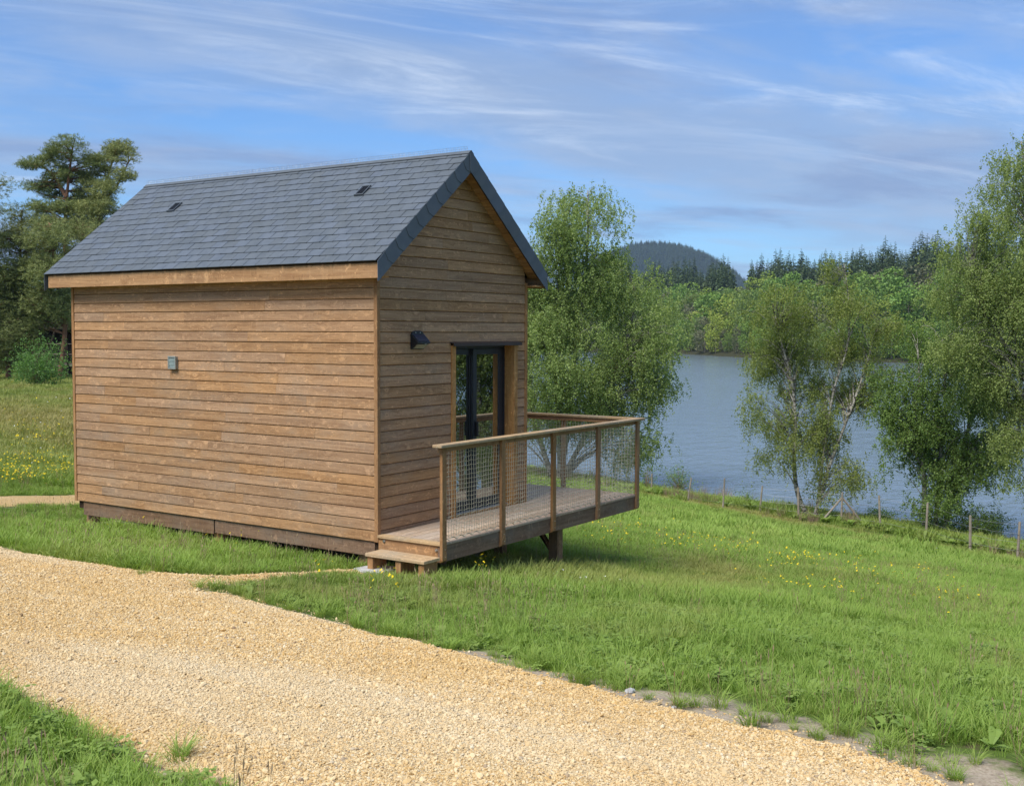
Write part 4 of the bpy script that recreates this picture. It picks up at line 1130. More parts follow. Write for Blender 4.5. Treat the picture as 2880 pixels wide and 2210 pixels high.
def dryness(x, y, d, s):
    q = q_of(d, s)
    r = 0.75 * np.exp(-((q + 5.9) / 0.9) ** 2) + 0.35 * np.exp(-((q + 1.0) / 1.5) ** 2)
    r += 0.55 * np.exp(-((d - 33) / 7.5) ** 2) * (s / np.maximum(d, 1) < -0.25)
    r += 0.40 * (s / np.maximum(d, 1) < -0.25) * sstep(d, 17, 24)
    r += 0.42 * sstep(vnoise(x * 0.45, y * 0.45, 21), 0.4, 1.4) + 0.22 * sstep(vnoise(x * 1.3, y * 1.3, 22), 0.5, 1.4) + 0.35 * rng.uniform(0, 1, len(x)) ** 5
    return np.clip(r, 0, 1)

# ---- grass
near_src = [blades(26, 0.06, 0.05, 0.115, 0.0042, 0.9, 100 + i) for i in range(5)] + [blades(20, 0.05, 0.09, 0.18, 0.0045, 0.8, 120 + i) for i in range(3)] \
    + [rosette(9, 0.075, 0.026, 130), rosette(7, 0.11, 0.034, 131, 0.7), clover(24, 132), clover(30, 133)]
tuft_src = [blades(70, 0.045, 0.10, 0.20, 0.0042, 1.25, 140 + i, 0.9) for i in range(3)]
mid_src = [blades(34, 0.14, 0.10, 0.22, 0.0085, 0.8, 150 + i) for i in range(5)] + [rosette(8, 0.15, 0.05, 156, 0.6)]
far_src = [blades(44, 0.34, 0.12, 0.28, 0.019, 0.7, 160 + i) for i in range(5)]
def clump_rot(n, t=0.12): return np.c_[rng.normal(0, t, n), rng.normal(0, t, n), rng.uniform(0, 6.283, n)]
def colour_patch(x, y):
    return np.clip(0.5 + 0.30 * vnoise(x * 0.35, y * 0.35, 31) + 0.22 * vnoise(x * 1.6, y * 1.6, 32) + rng.normal(0, 0.12, len(x)), 0, 1)
def grass_layer(name, n, d0, d1, power, src, weights, s_lo, s_hi, label, thin=True):
    x, y, d, s = sample_land(n, d0, d1, power)
    ok = free_land(x, y, d, s)
    if thin: ok &= rng.uniform(0, 1, len(x)) < (0.02 + 0.98 * grow(x, y) ** 1.3)
    x, y, d, s = x[ok], y[ok], d[ok], s[ok]
    patch = 0.82 + 0.30 * vnoise(x * 0.7, y * 0.7, 41)
    gr = grow(x, y) if thin else np.ones(len(x))
    sc = rng.uniform(s_lo, s_hi, len(x)) * np.clip(patch, 0.55, 1.35) * (0.55 + 0.45 * gr)
    # mown shorter near the fence, taller by the cabin wall
    q = q_of(d, s); sc *= 1 - 0.45 * np.exp(-((q + 5.9) / 1.2) ** 2)
    wal = np.clip(1 - np.hypot(np.maximum(np.abs(x - 0.0) - 0.05, 0), np.maximum(np.abs(y - 2.4) - 3.2, 0)) / 0.5, 0, 1)
    sc *= 1 + 0.30 * wal
    sc *= 1 - 0.5 * ((s / np.maximum(d, 1) < -0.33) & (d > 14.3) & (d < 19))
    idx = rng.choice(len(src), len(x), p=np.array(weights) / sum(weights))
    z = ground(x, y)
    return scatter(name, np.c_[x, y, z], clump_rot(len(x)), np.c_[sc, sc, sc * rng.uniform(0.8, 1.2, len(x))], idx, colour_patch(x, y), src, dryness(x, y, d, s), label)
grass_layer('short_grass', 43000, 2.6, 11.5, 1.6, near_src, [3, 3, 3, 3, 3, 1.8, 1.8, 1.8, 0.45, 0.35, 0.6, 0.6], 0.8, 1.25, 'short green grass and weeds beside the gravel path')
grass_layer('lawn_grass', 57000, 10.5, 24, 1.5, mid_src, [3, 3, 3, 3, 3, 0.7], 0.75, 1.15, 'green meadow grass on the slope round the cabin')
grass_layer('meadow_grass', 63000, 22, 75, 1.35, far_src, [1] * 5, 0.8, 1.2, 'far meadow grass running down to the lake and back to the pines', False)
# stray tufts on the soil strip and in the gravel
tx, ty = [], []
for i in range(len(R_) - 1):
    (x0, y0), (x1, y1) = R_[i], R_[i + 1]; ln = math.hypot(x1 - x0, y1 - y0)
    nx_, ny_ = (y1 - y0) / ln, -(x1 - x0) / ln
    for k in range(int(ln * 7) + 1):
        t = random.random(); o_ = abs(random.gauss(0.10, 0.22))
        c = np.array([x0 + (x1 - x0) * t, y0 + (y1 - y0) * t])
        cand = [c + o_ * np.array([nx_, ny_]), c - o_ * np.array([nx_, ny_])]
        for p in cand:
            if not on_path(np.array([p[0]]), np.array([p[1]]))[0]: tx.append(p[0]); ty.append(p[1]); break
for (px, py) in ((398, 1622), (405, 1618), (560, 1655), (585, 1650), (600, 1655), (615, 1658), (345, 1598), (503, 2142), (512, 2130), (2215, 2030), (2350, 2065), (2480, 2100), (2680, 2190), (2090, 2010), (1900, 1985)):
    p = pix_ground(px, py); tx.append(p[0]); ty.append(p[1])
tx, ty = np.array(tx), np.array(ty)
sc = rng.uniform(0.35, 1.0, len(tx))
scatter('grass_tufts', np.c_[tx, ty, ground(tx, ty)], clump_rot(len(tx), 0.08), np.c_[sc, sc, sc], rng.integers(0, 3, len(tx)), rng.uniform(0.2, 0.8, len(tx)), tuft_src, rng.uniform(0, 0.2, len(tx)), 'scattered grass tufts on the bare soil along the gravel')
# seed stalks and dead stems standing above the sward
def stalks(seed, n, h0, h1):
    g = np.random.default_rng(seed); V = []; F = []
    for k in range(n):
        a = g.uniform(0, 6.28); r = 0.05 * g.uniform(0, 1); h = g.uniform(h0, h1); lx, ly = g.normal(0, 0.22, 2) * h
        b0 = np.array([r * math.cos(a), r * math.sin(a), 0.0]); t0 = b0 + np.array([lx, ly, h]); sd = np.array([-math.sin(a), math.cos(a), 0]) * 0.0011; b = len(V)
        V += [b0 - sd, b0 + sd, t0 + sd * 0.6, t0 - sd * 0.6]; F.append((b, b + 1, b + 2, b + 3))
        dv = (t0 - b0) / h; ln = h * g.uniform(0.12, 0.25); w = 0.0035; b = len(V)
        sv = sd / np.linalg.norm(sd) * w
        V += [t0 - dv * ln * 0.3, t0 + dv * ln * 0.3 + sv, t0 + dv * ln * 0.8, t0 + dv * ln * 0.3 - sv]; F.append((b, b + 1, b + 2, b + 3))
    me = fast_mesh('seed_stalk', np.array(V), np.array(F), False, {'tint': np.zeros(len(V))}); me.materials.append(M['seed']); return me
M['seed'] = simple('seed_heads', (0.30, 0.22, 0.13), 0.9, 0.1, 0, 0.3, 20)
x, y, d, s = sample_land(5200, 3, 22, 1.5)
ok = free_land(x, y, d, s) & (vnoise(x * 0.9, y * 0.9, 71) > 0.05)
x, y = x[ok], y[ok]; n = len(x); sc = rng.uniform(0.7, 1.25, n)
scatter('seed_stalks', np.c_[x, y, ground(x, y)], clump_rot(n, 0.1), np.c_[sc, sc, sc], rng.integers(0, 4, n), rng.uniform(0, 1, n), [stalks(80 + i, 5, 0.10, 0.24) for i in range(4)], None, 'thin brown seed stalks standing above the grass')
# ---- flowers
but = [flower(h, 0.013, 5, M['yellow'], 200 + i) for i, h in enumerate((0.16, 0.20, 0.24))]
dai = [flower(h, 0.012, 9, M['white'], 210 + i) for i, h in enumerate((0.10, 0.13))]
def flowers(name, spots, src, label):
    P = []; S = []
    for (px, py, n, sx, sy) in spots:
        for k in range(n):
            a, b = px + random.gauss(0, sx), py + random.gauss(0, sy)
            x, y = pix_ground(a, b); d, s = ds(x, y)
            if free_land(np.array([x]), np.array([y]), np.array([d]), np.array([s]))[0]:
                P.append((x, y, gz(x, y))); S.append(1.0 + max(0, (d - 12) / 30))
    S = np.array(S) * rng.uniform(0.8, 1.2, len(S)); n = len(P)
    return scatter(name, P, clump_rot(n, 0.15), np.c_[S, S, S], rng.integers(0, len(src), n), rng.uniform(0, 1, n), src, None, label)
flowers('buttercups', [(1790, 1520, 40, 60, 14), (1950, 1555, 60, 60, 8), (2080, 1572, 40, 40, 7), (2215, 1600, 45, 25, 10), (2290, 1605, 25, 25, 8), (2420, 1625, 30, 40, 14), (2560, 1650, 30, 70, 16),
                       (2350, 1690, 24, 60, 20), (2650, 1720, 24, 60, 18), (2150, 1660, 20, 70, 25), (1360, 1632, 14, 25, 9), (908, 1648, 8, 6, 9), (1060, 1700, 8, 30, 14), (1115, 1690, 6, 8, 8),
                       (70, 1360, 130, 60, 12), (20, 1370, 110, 40, 12), (90, 1325, 80, 40, 10), (180, 1345, 60, 20, 12), (100, 1270, 90, 60, 25), (60, 1200, 50, 60, 30), (330, 1500, 8, 60, 14), (650, 1560, 5, 60, 12), (800, 1545, 4, 40, 8), (1680, 1530, 25, 50, 20)],
        but, 'yellow buttercups dotted through the meadow grass')
flowers('daisies', [(1640, 1650, 14, 40, 8), (160, 1130, 10, 60, 40), (1570, 1645, 5, 12, 5), (2300, 1560, 5, 150, 30), (70, 1240, 8, 50, 40)], dai, 'small white daisies in the grass below the deck')

# ---- gravel stones
def pebble(seed):
    g = random.Random(seed); bm = bmesh.new(); bmesh.ops.create_icosphere(bm, subdivisions=1, radius=1.0)
    sx, sy, sz = g.uniform(0.8, 1.3), g.uniform(0.7, 1.1), g.uniform(0.45, 0.75)
    for v in bm.verts:
        k = g.uniform(0.72, 1.12); v.co = Vector((v.co.x * sx * k, v.co.y * sy * k, v.co.z * sz * k))
    me = bpy.data.meshes.new('gravel_stone'); bm.to_mesh(me); bm.free(); me.materials.append(M['pebble']); return me
peb = [pebble(i) for i in range(8)]
x, y, d, s = sample_land(1250000, 2.8, 15.5, 1.35, 0.58)
ok = on_path(x, y)
strayp = (line_dist(x, y, U + S_ + R_ + L_) < 0.16) & (rng.uniform(0, 1, len(x)) < 0.12)
ok |= strayp
x, y, d = x[ok], y[ok], d[ok]
n = len(x); sc = np.exp(rng.normal(math.log(0.0046), 0.42, n)) * (1 + np.maximum(d - 7, 0) * 0.05)
sc = np.minimum(sc, 0.022)
edge = np.minimum(line_dist(x, y, PATH + [PATH[0]]), 0.25) / 0.25
z = ground(x, y) + np.where(on_path(x, y), 0.004 + 0.022 * edge, 0.0) + sc * 0.25
scatter('gravel', np.c_[x, y, z], np.c_[rng.normal(0, 0.5, n), rng.normal(0, 0.5, n), rng.uniform(0, 6.28, n)], np.c_[sc, sc, sc], rng.integers(0, 8, n), rng.uniform(0, 1, n), peb, None, 'loose ochre gravel stones covering the path')
print('gravel', n)

# ------------------------------------------------------------------ trees
def rand_unit(g, n):
    v = g.normal(0, 1, (n, 3)); return v / np.linalg.norm(v, axis=1)[:, None]
def in_lobes(g, lobes, n, shell=0.45):
    """n points in a set of ellipsoids (cx, cy, cz, rx, ry, rz)"""
    Lb = np.array(lobes, float); vol = (Lb[:, 3] * Lb[:, 4] * Lb[:, 5]) ** 0.8
    k = g.choice(len(Lb), n, p=vol / vol.sum())
    r = (shell ** 3 + (1 - shell ** 3) * g.uniform(0, 1, n)) ** (1 / 3)
    return Lb[k, :3] + rand_unit(g, n) * r[:, None] * Lb[k, 3:6]
def leaf_quads(p, axis, side, l, w, bend=0.0):
    """rhombic leaves"""
    v = np.stack([p, p + axis * (l * 0.5)[:, None] + side * (w * 0.5)[:, None], p + axis * l[:, None], p + axis * (l * 0.5)[:, None] - side * (w * 0.5)[:, None]], 1)
    n = len(p); return v.reshape(-1, 3), np.arange(4 * n).reshape(n, 4)
def perp(g, a):
    b = rand_unit(g, len(a)); s = np.cross(a, b); return s / (np.linalg.norm(s, axis=1)[:, None] + 1e-9)
def droop_foliage(g, T, per, leaves, spread, hang, ll, lw):
    n = len(T) * per
    st = np.repeat(T, per, 0) + g.normal(0, 1, (n, 3)) * np.array([spread, spread, spread * 0.8]) * 0.55
    a = g.uniform(0, 2 * np.pi, n); reach = spread * g.uniform(0.1, 0.8, n); dr = hang * g.uniform(0.25, 1.1, n)
    dirv = np.c_[np.cos(a), np.sin(a), np.zeros(n)]
    def at(t): return st[:, None] + dirv[:, None] * (reach[:, None] * t)[..., None] + np.array([0, 0, 1.0]) * (0.10 * reach[:, None] * t - dr[:, None] * t ** 1.5)[..., None]
    t = g.uniform(0.02, 1.0, (n, leaves))
    p = at(t).reshape(-1, 3) + g.normal(0, 0.035, (n * leaves, 3))
    ax = np.c_[g.normal(0, 0.55, (n * leaves, 2)), g.normal(-0.55, 0.45, n * leaves)]; ax /= np.linalg.norm(ax, axis=1)[:, None]
    sd = perp(g, ax)
    sz = g.uniform(0.7, 1.2, n * leaves)
    V, F = leaf_quads(p, ax, sd, ll * sz, lw * sz)
    tw = np.repeat(np.clip(np.repeat(g.uniform(0, 1, len(T)), per) * 0.55 + g.uniform(0, 0.45, n), 0, 1), leaves)
    tint = np.repeat(np.clip(tw + g.normal(0, 0.15, len(tw)), 0, 1), 4)
    # hanging twigs as thin ribbons
    ts = np.array([[0.0, 0.5, 1.0]]).repeat(n, 0); q = at(ts); w = np.array([0.0022, 0.0016, 0.001])
    sdv = np.c_[-np.sin(a), np.cos(a), np.zeros(n)]
    rv = np.stack([q - sdv[:, None] * w[None, :, None], q + sdv[:, None] * w[None, :, None]], 2).reshape(n, 6, 3)
    b = np.arange(n)[:, None] * 6
    rf = np.concatenate([b + np.array([[0, 1, 3, 2]]), b + np.array([[2, 3, 5, 4]])], 0)
    return V, F, tint, rv.reshape(-1, 3), rf
def bez(p0, p1, p2, n):
    return [tuple((1 - t) ** 2 * np.array(p0) + 2 * t * (1 - t) * np.array(p1) + t * t * np.array(p2)) for t in np.linspace(0, 1, n)]
def stem_points(stem, n=40):
    P = np.array(stem, float); k = np.linspace(0, len(P) - 1, n); i = np.minimum(k.astype(int), len(P) - 2); f = (k - i)[:, None]
    def cr(a, b, c, d, t): return 0.5 * ((2 * b) + (-a + c) * t + (2 * a - 5 * b + 4 * c - d) * t * t + (-a + 3 * b - 3 * c + d) * t ** 3)
    g_ = lambda j: P[np.clip(j, 0, len(P) - 1)]
    return cr(g_(i - 1), g_(i), g_(i + 1), g_(i + 2), f)
def birch(name, label, group, px, D, lobes_px, stems_px, r0, n_t, seed, leafm, barkm, twigs=9, leaves=14, spread=0.42, hang=0.85, ll=0.085, lw=0.058, base_py=None, branch_r=0.02, shell=0.4, fill=0.0):
    """lobes and stems in photo pixels at depth D, given real depth: (px, py, rx, ry[, depth offset in m, depth radius])"""
    g = np.random.default_rng(seed); k = D / FPX
    bx, by = xy(D, (px - 1440) * k); bz = gz(bx, by)
    hor = 930.0
    def loc(qx, qy, dd=0.0): return np.array([(qx - px) * k, dd, CAM[2] - (qy - hor) * k - bz])
    lobes = []
    for lb in lobes_px:
        c = loc(lb[0], lb[1], lb[4] if len(lb) > 4 else g.normal(0, 0.5)); rx, rz = lb[2] * k, lb[3] * k
        lobes.append((*c, rx, lb[5] if len(lb) > 5 else max(rx, rz) * 0.95, rz))
    sub = []
    for lb in lobes:
        for j_ in range(9):
            u_ = rand_unit(g, 1)[0] * (g.uniform(0.55, 0.92) if j_ else 0.15); f_ = (g.uniform(0.30, 0.46) if j_ else 0.62) + fill
            sub.append((lb[0] + u_[0] * lb[3], lb[1] + u_[1] * lb[4], lb[2] + u_[2] * lb[5], lb[3] * f_, lb[4] * f_, lb[5] * f_ * 0.9))
    lobes = sub
    root = empty(name, (bx, by, bz), -YAW)
    tag(root, label, 'tree', group)
    tr = MB(); stems = []
    for si, st in enumerate(stems_px):
        pts = [loc(*q) for q in st]
        if si == 0 or True: pts[0][2] = min(pts[0][2], -0.15)
        sp = stem_points(pts, 26); rr = r0[si] if hasattr(r0, '__len__') else r0 * (0.8 ** si)
        tr.tube(sp, list(np.linspace(1, 0.12, 26) ** 1.15 * rr + 0.012), 8); stems.append((sp, rr))
    T = in_lobes(g, lobes, n_t, shell)
    allp = np.concatenate([s[0] for s in stems])
    for t in T:
        hd = np.hypot(allp[:, 0] - t[0], allp[:, 1] - t[1]); dz = t[2] - allp[:, 2]
        cost = hd + np.abs(dz - 0.55 * hd - 0.3) * 0.9 + np.where(dz < 0, 1.5 - dz, 0)
        cost += g.uniform(0, 0.6, len(cost))
        p0 = allp[int(np.argmin(cost))]
        up = 0.25 + 0.35 * np.hypot(*(t - p0)[:2])
        p1 = p0 + (t - p0) * 0.5 + np.array([0, 0, up])
        L_len = np.linalg.norm(t - p0)
        rb = min(branch_r * 1.6, 0.005 + 0.0085 * L_len)
        tr.tube(bez(p0, p1, t, 6), list(np.linspace(rb, 0.004, 6)), 4, False)
    trunk = tr.build('trunk', barkm, root, True)
    V, F, tint, rv, rf = droop_foliage(g, T, twigs, leaves, spread, hang, ll, lw)
    # twigs and leaves along the outer half of each branch as well
    crown = fast_mesh('crown', np.r_[V, rv], np.r_[F, rf + len(V)], False, {'tint': np.r_[tint, np.zeros(len(rv))]})
    crown.materials.append(leafm); crown.materials.append(M['twig'])
    crown.polygons.foreach_set('material_index', np.r_[np.zeros(len(F), np.int32), np.ones(len(rf), np.int32)])
    obj('crown', crown, root)
    return root
def copy_tree(o, loc, rz, sc, label, group):
    c = o.copy(); COL.objects.link(c); c.location = loc; c.rotation_euler = (0, 0, rz); c.scale = (sc,) * 3
    c['label'] = label
    if group: c['group'] = group
    for ch in list(o.children):
        k = ch.copy(); COL.objects.link(k); k.parent = c
    return c

LAKE = 'birches along the lake shore'
b1 = birch('birch_tree', 'tall dense birch rising behind the deck railing and the cabin gable', LAKE, 1570, 50,
    [(1635, 560, 62, 62), (1690, 590, 55, 60), (1580, 625, 75, 62), (1560, 700, 80, 70), (1690, 690, 85, 85), (1620, 640, 80, 80), (1540, 790, 80, 90), (1650, 810, 130, 90), (1800, 850, 100, 95),
     (1550, 920, 110, 110), (1690, 930, 130, 110), (1810, 980, 85, 110), (1580, 1060, 130, 100), (1720, 1070, 150, 110), (1835, 1100, 60, 80), (1560, 1180, 100, 60), (1700, 1190, 120, 70),
     (1810, 1215, 45, 70), (1760, 1290, 60, 40), (1440, 900, 110, 150), (1430, 1100, 100, 120), (1480, 760, 60, 90)],
    [[(1570, 1360), (1590, 1250), (1610, 1050), (1640, 850), (1650, 680), (1650, 540)], [(1560, 1360), (1520, 1240), (1480, 1100), (1470, 950), (1500, 800)], [(1575, 1360), (1640, 1240), (1710, 1100), (1760, 960), (1790, 830)],
     [(1580, 1360), (1570, 1200), (1560, 1000), (1570, 780), (1590, 620)]],
    [0.16, 0.12, 0.12, 0.12], 680, 301, M['birch_leaf'], M['birch_bark'], twigs=15, leaves=24, spread=0.62, hang=1.0, ll=0.080, lw=0.057, fill=0.14)
b2 = birch('birch_tree', 'open young birch with two crossing white stems by the wire fence', LAKE, 2290, 40.5,
    [(2368, 775, 45, 50), (2385, 850, 70, 70), (2180, 830, 75, 48), (2140, 890, 75, 60), (2240, 900, 70, 55), (2270, 970, 110, 60), (2420, 940, 90, 75), (2160, 980, 60, 55), (2210, 1060, 95, 65), (2350, 1080, 110, 75), (2450, 1060, 65, 80),
     (2115, 1130, 30, 40), (2100, 1165, 16, 30), (2250, 1170, 95, 60), (2190, 1255, 62, 48), (2330, 1230, 80, 70), (2385, 1330, 50, 60), (2300, 1320, 50, 40), (2480, 930, 50, 60), (2160, 1280, 25, 30), (2330, 1390, 40, 30)],
    [[(2285, 1456), (2250, 1390), (2238, 1300), (2240, 1180), (2225, 1060), (2190, 940), (2170, 850)], [(2295, 1454), (2325, 1350), (2370, 1220), (2410, 1110), (2440, 1010), (2465, 920)],
     [(2300, 1300), (2340, 1130), (2380, 980), (2385, 860), (2368, 740)]],
    [0.085, 0.06, 0.04], 330, 302, M['birch_leaf_y'], M['birch_bark'], twigs=13, leaves=21, spread=0.42, hang=0.85, ll=0.060, lw=0.043)
b3 = birch('birch_tree', 'dark green broad tree with paired stems right of the young birch', LAKE, 2640, 39,
    [(2600, 1140, 115, 100), (2540, 1060, 75, 70), (2650, 1000, 100, 80), (2720, 1090, 120, 100), (2560, 1230, 95, 85), (2660, 1240, 120, 90), (2760, 1220, 100, 95), (2620, 1340, 110, 70), (2720, 1340, 85, 60), (2530, 1330, 45, 45), (2590, 1420, 50, 32), (2680, 1420, 45, 30), (2510, 1150, 45, 60), (2600, 930, 70, 60)],
    [[(2612, 1470), (2608, 1380), (2600, 1260), (2590, 1120), (2580, 980)], [(2665, 1462), (2690, 1370), (2720, 1250), (2730, 1120), (2700, 980)], [(2640, 1465), (2650, 1300), (2660, 1120), (2650, 950)]],
    [0.10, 0.10, 0.08], 330, 303, M['dark_leaf'], M['birch_bark'], twigs=13, leaves=20, spread=0.42, hang=0.60, ll=0.068, lw=0.050)
b4 = birch('birch_tree', 'tallest birch at the right edge, its pale limbs spreading out over the lake', LAKE, 2975, 36,
    [(2850, 405, 40, 45), (2835, 490, 62, 70), (2890, 530, 75, 100), (2770, 560, 60, 48), (2740, 640, 55, 40), (2800, 650, 80, 70), (2740, 740, 105, 75), (2840, 760, 120, 110), (2680, 820, 80, 75), (2780, 880, 120, 100), (2870, 950, 130, 130),
     (2700, 970, 95, 80), (2790, 1060, 120, 80), (2880, 1150, 90, 110), (2830, 1230, 55, 60), (2870, 1330, 40, 60), (2990, 620, 120, 160), (3020, 860, 150, 180), (3000, 1080, 140, 140), (2650, 730, 40, 50)],
    [[(2975, 1560), (2960, 1380), (2950, 1150), (2930, 900), (2890, 650), (2855, 400)], [(2985, 1560), (3010, 1300), (3030, 1050), (3020, 800)], [(2955, 1200), (2900, 1080), (2820, 960), (2760, 860), (2720, 740)]],
    [0.17, 0.13, 0.09], 480, 304, M['birch_leaf'], M['birch_bark'], twigs=14, leaves=25, spread=0.44, hang=0.82, ll=0.060, lw=0.043)
# trees farther along the shore, mirrored in the door glass
for i, (d_, s_, sc_, rz_, src, lb) in enumerate(((24.0, 26.5, 0.95, 1.1, b1, 'birch beyond the right edge whose crown is mirrored in the left door pane'), (21, 32, 0.9, 2.3, b3, 'dark tree beyond the right edge mirrored in the right door pane'), (30, 22, 0.8, 4.0, b1, 'farther birch beyond the right edge mirrored beside the door post'))):
    x_, y_ = xy(d_, s_); copy_tree(src, (x_, y_, gz(x_, y_)), rz_, sc_, lb, LAKE)

def shrub(name, label, px, py, D, rx, rz, n_t, seed, mat, ll=0.06, lw=0.042, per=8, leaves=7, spread=0.16, cat='shrub', group=None, bark=None):
    g = np.random.default_rng(seed); k = D / FPX
    bx, by = xy(D, (px - 1440) * k); bz = gz(bx, by); RX, RZ = rx * k, rz * k
    root = empty(name, (bx, by, bz), -YAW); tag(root, label, cat, group)
    T = in_lobes(g, [(0, 0, RZ, RX, RX * 0.8, RZ), (-RX * 0.35, 0, RZ * 0.75, RX * 0.6, RX * 0.6, RZ * 0.7), (RX * 0.4, 0, RZ * 0.7, RX * 0.55, RX * 0.5, RZ * 0.65)], n_t, 0.3)
    T[:, 2] = np.maximum(T[:, 2], 0.08)
    m = MB()
    for t in T[:: max(1, n_t // 40)]: m.tube(bez((g.normal(0, 0.04), g.normal(0, 0.04), -0.05), (t[0] * 0.25, t[1] * 0.25, t[2] * 0.6), t, 5), list(np.linspace(0.012, 0.004, 5)), 4, False)
    m.build('stems', bark or M['dry_stem'], root)
    n = len(T) * per
    p = np.repeat(T, per, 0) + g.normal(0, spread, (n, 3)); p = np.repeat(p, leaves, 0) + g.normal(0, 0.05, (n * leaves, 3))
    ax = rand_unit(g, len(p)); ax[:, 2] = ax[:, 2] * 0.6 + 0.1; ax /= np.linalg.norm(ax, axis=1)[:, None]
    sz = g.uniform(0.6, 1.2, len(p)); V, F = leaf_quads(p, ax, perp(g, ax), ll * sz, lw * sz)
    tint = np.repeat(np.clip(np.repeat(g.uniform(0, 1, n), leaves) + g.normal(0, 0.15, len(p)), 0, 1), 4)
    obj('foliage', fast_mesh('foliage', V, F, False, {'tint': tint}), root, mat)
    return root
shrub('shrub', 'low dark shrub on the water edge at the far right', 2770, 1500, 38.5, 75, 42, 110, 401, M['dark_leaf'])
shrub('sapling', 'leafy sapling growing at the fence close to the deck corner', 1915, 1400, 47, 38, 42, 60, 402, M['bush_leaf'], per=5, leaves=5, cat='sapling')
shrub('sapling', 'thin sapling half hidden behind the corner post of the railing', 1822, 1390, 49, 18, 40, 26, 403, M['bush_leaf'], per=4, leaves=5, cat='sapling')
shrub('sapling', 'small sapling by a fence post, left of young birch', 2100, 1432, 43, 16, 18, 20, 404, M['bush_leaf'], per=4, leaves=5, cat='sapling')
shrub('sapling', 'tiny leafy sapling at the water edge right of the braced post', 2520, 1450, 43, 14, 20, 18, 405, M['dark_leaf'], per=4, leaves=5, cat='sapling')
shrub('shrub', 'low sprawling shrub under the dark paired tree', 2480, 1480, 41, 40, 14, 40, 406, M['dark_leaf'])
shrub('shrub', 'low leafy shrub between the dark tree and the right shrub', 2665, 1497, 40, 42, 16, 44, 407, M['bush_leaf'])

# ---- pines at the back of the meadow
def pine(name, label, px, D, lobes_px, stem_px, r0, n_t, seed, tufts=26, spread=0.55, flat=0.45, mat=None, needles=9, nl=0.17, nw=0.022):
    g = np.random.default_rng(seed); k = D / FPX
    bx, by = xy(D, (px - 1440) * k); bz = gz(bx, by)
    def loc(qx, qy, dd=0.0): return np.array([(qx - px) * k, dd, CAM[2] - (qy - 926.0) * k - bz])
    root = empty(name, (bx, by, bz), -YAW); tag(root, label, 'tree', 'pines behind the meadow')
    lobes = [(*loc(l[0], l[1], l[4] if len(l) > 4 else g.normal(0, 0.9)), l[2] * k, max(l[2], l[3]) * k * 1.05, l[3] * k) for l in lobes_px]
    tr = MB(); sp_all = []
    for i, st in enumerate(stem_px):
        pts = [loc(*q) for q in st]
        if i == 0: pts[0][2] = -0.2
        sp = stem_points(pts, 24); sp_all.append(sp); tr.tube(sp, list(np.linspace(1, 0.2, 24) * r0 * (1 if i == 0 else 0.55)), 8)
    allp = np.concatenate([s[len(s) // 4:] for s in sp_all])
    T = in_lobes(g, lobes, n_t, 0.3)
    for t in T[::2]:
        hd = np.hypot(allp[:, 0] - t[0], allp[:, 1] - t[1]); dz = t[2] - allp[:, 2]
        p0 = allp[int(np.argmin(hd + np.abs(dz - 0.25 * hd) * 1.2 + g.uniform(0, 0.7, len(hd))))]
        tr.tube(bez(p0, p0 + (t - p0) * 0.5 + np.array([0, 0, g.uniform(-0.25, 0.3)]), t, 5), list(np.linspace(0.035 + 0.006 * np.linalg.norm(t - p0), 0.012, 5)), 5, False)
    tr.build('trunk', M['pine_bark'], root, True)
    n = n_t * tufts
    c = np.repeat(T, tufts, 0) + rand_unit(g, n) * (g.uniform(0, 1, n) ** 0.5)[:, None] * np.array([spread, spread, spread * flat])
    p = np.repeat(c, needles, 0) + g.normal(0, 0.03, (n * needles, 3))
    ax = rand_unit(g, len(p)); ax[:, 2] = np.abs(ax[:, 2]) * 0.9 - 0.12; ax /= np.linalg.norm(ax, axis=1)[:, None]
    sd = perp(g, ax); l = nl * g.uniform(0.6, 1.15, len(p)); w = nw * g.uniform(0.8, 1.2, len(p))
    V = np.stack([p - sd * (w / 2)[:, None], p + sd * (w / 2)[:, None], p + ax * l[:, None]], 1).reshape(-1, 3)
    F = np.arange(len(V)).reshape(-1, 3)
    tint = np.repeat(np.clip(np.repeat(g.uniform(0, 1, n), needles) * 0.7 + g.uniform(0, 0.3, len(p)), 0, 1), 3)
    obj('crown', fast_mesh('crown', V, F, False, {'tint': tint}), root, mat or M['pine_leaf'])
    return root
pine('pine_tree', 'tall flat topped pine with bare reddish trunk left of the roof', 190, 66,
     [(225, 420, 45, 22), (170, 440, 48, 22), (110, 465, 38, 20), (265, 455, 40, 25), (190, 490, 70, 24), (130, 530, 55, 24), (230, 545, 45, 24), (170, 585, 75, 26), (240, 610, 45, 26), (120, 620, 45, 25), (180, 640, 60, 22)],
     [[(190, 1075), (188, 900), (190, 680), (196, 560), (215, 420)], [(196, 560), (160, 500), (120, 465)]], 0.24, 300, 501, 30)
pine('pine_tree', 'pine with rounded top nearest the slate roof', 300, 67,
     [(340, 425, 42, 24), (375, 450, 25, 28), (310, 470, 52, 24), (365, 505, 30, 24), (290, 520, 45, 26), (330, 550, 45, 28), (270, 575, 50, 28), (320, 600, 50, 26), (260, 640, 60, 30)],
     [[(296, 1075), (290, 800), (285, 640), (300, 540), (335, 430)], [(290, 580), (340, 520), (370, 460)]], 0.2, 260, 502, 30)
low = dict(spread=0.75, flat=0.7)
pine('pine_tree', 'dark pine cut off by the left edge of the picture', -20, 60, [(10, 530, 18, 30), (0, 600, 50, 40), (-20, 690, 70, 50), (30, 760, 70, 45), (-20, 850, 80, 50), (40, 930, 60, 45), (-10, 1000, 60, 30)], [[(-20, 1078), (-10, 800), (5, 520)]], 0.2, 260, 503, **low)
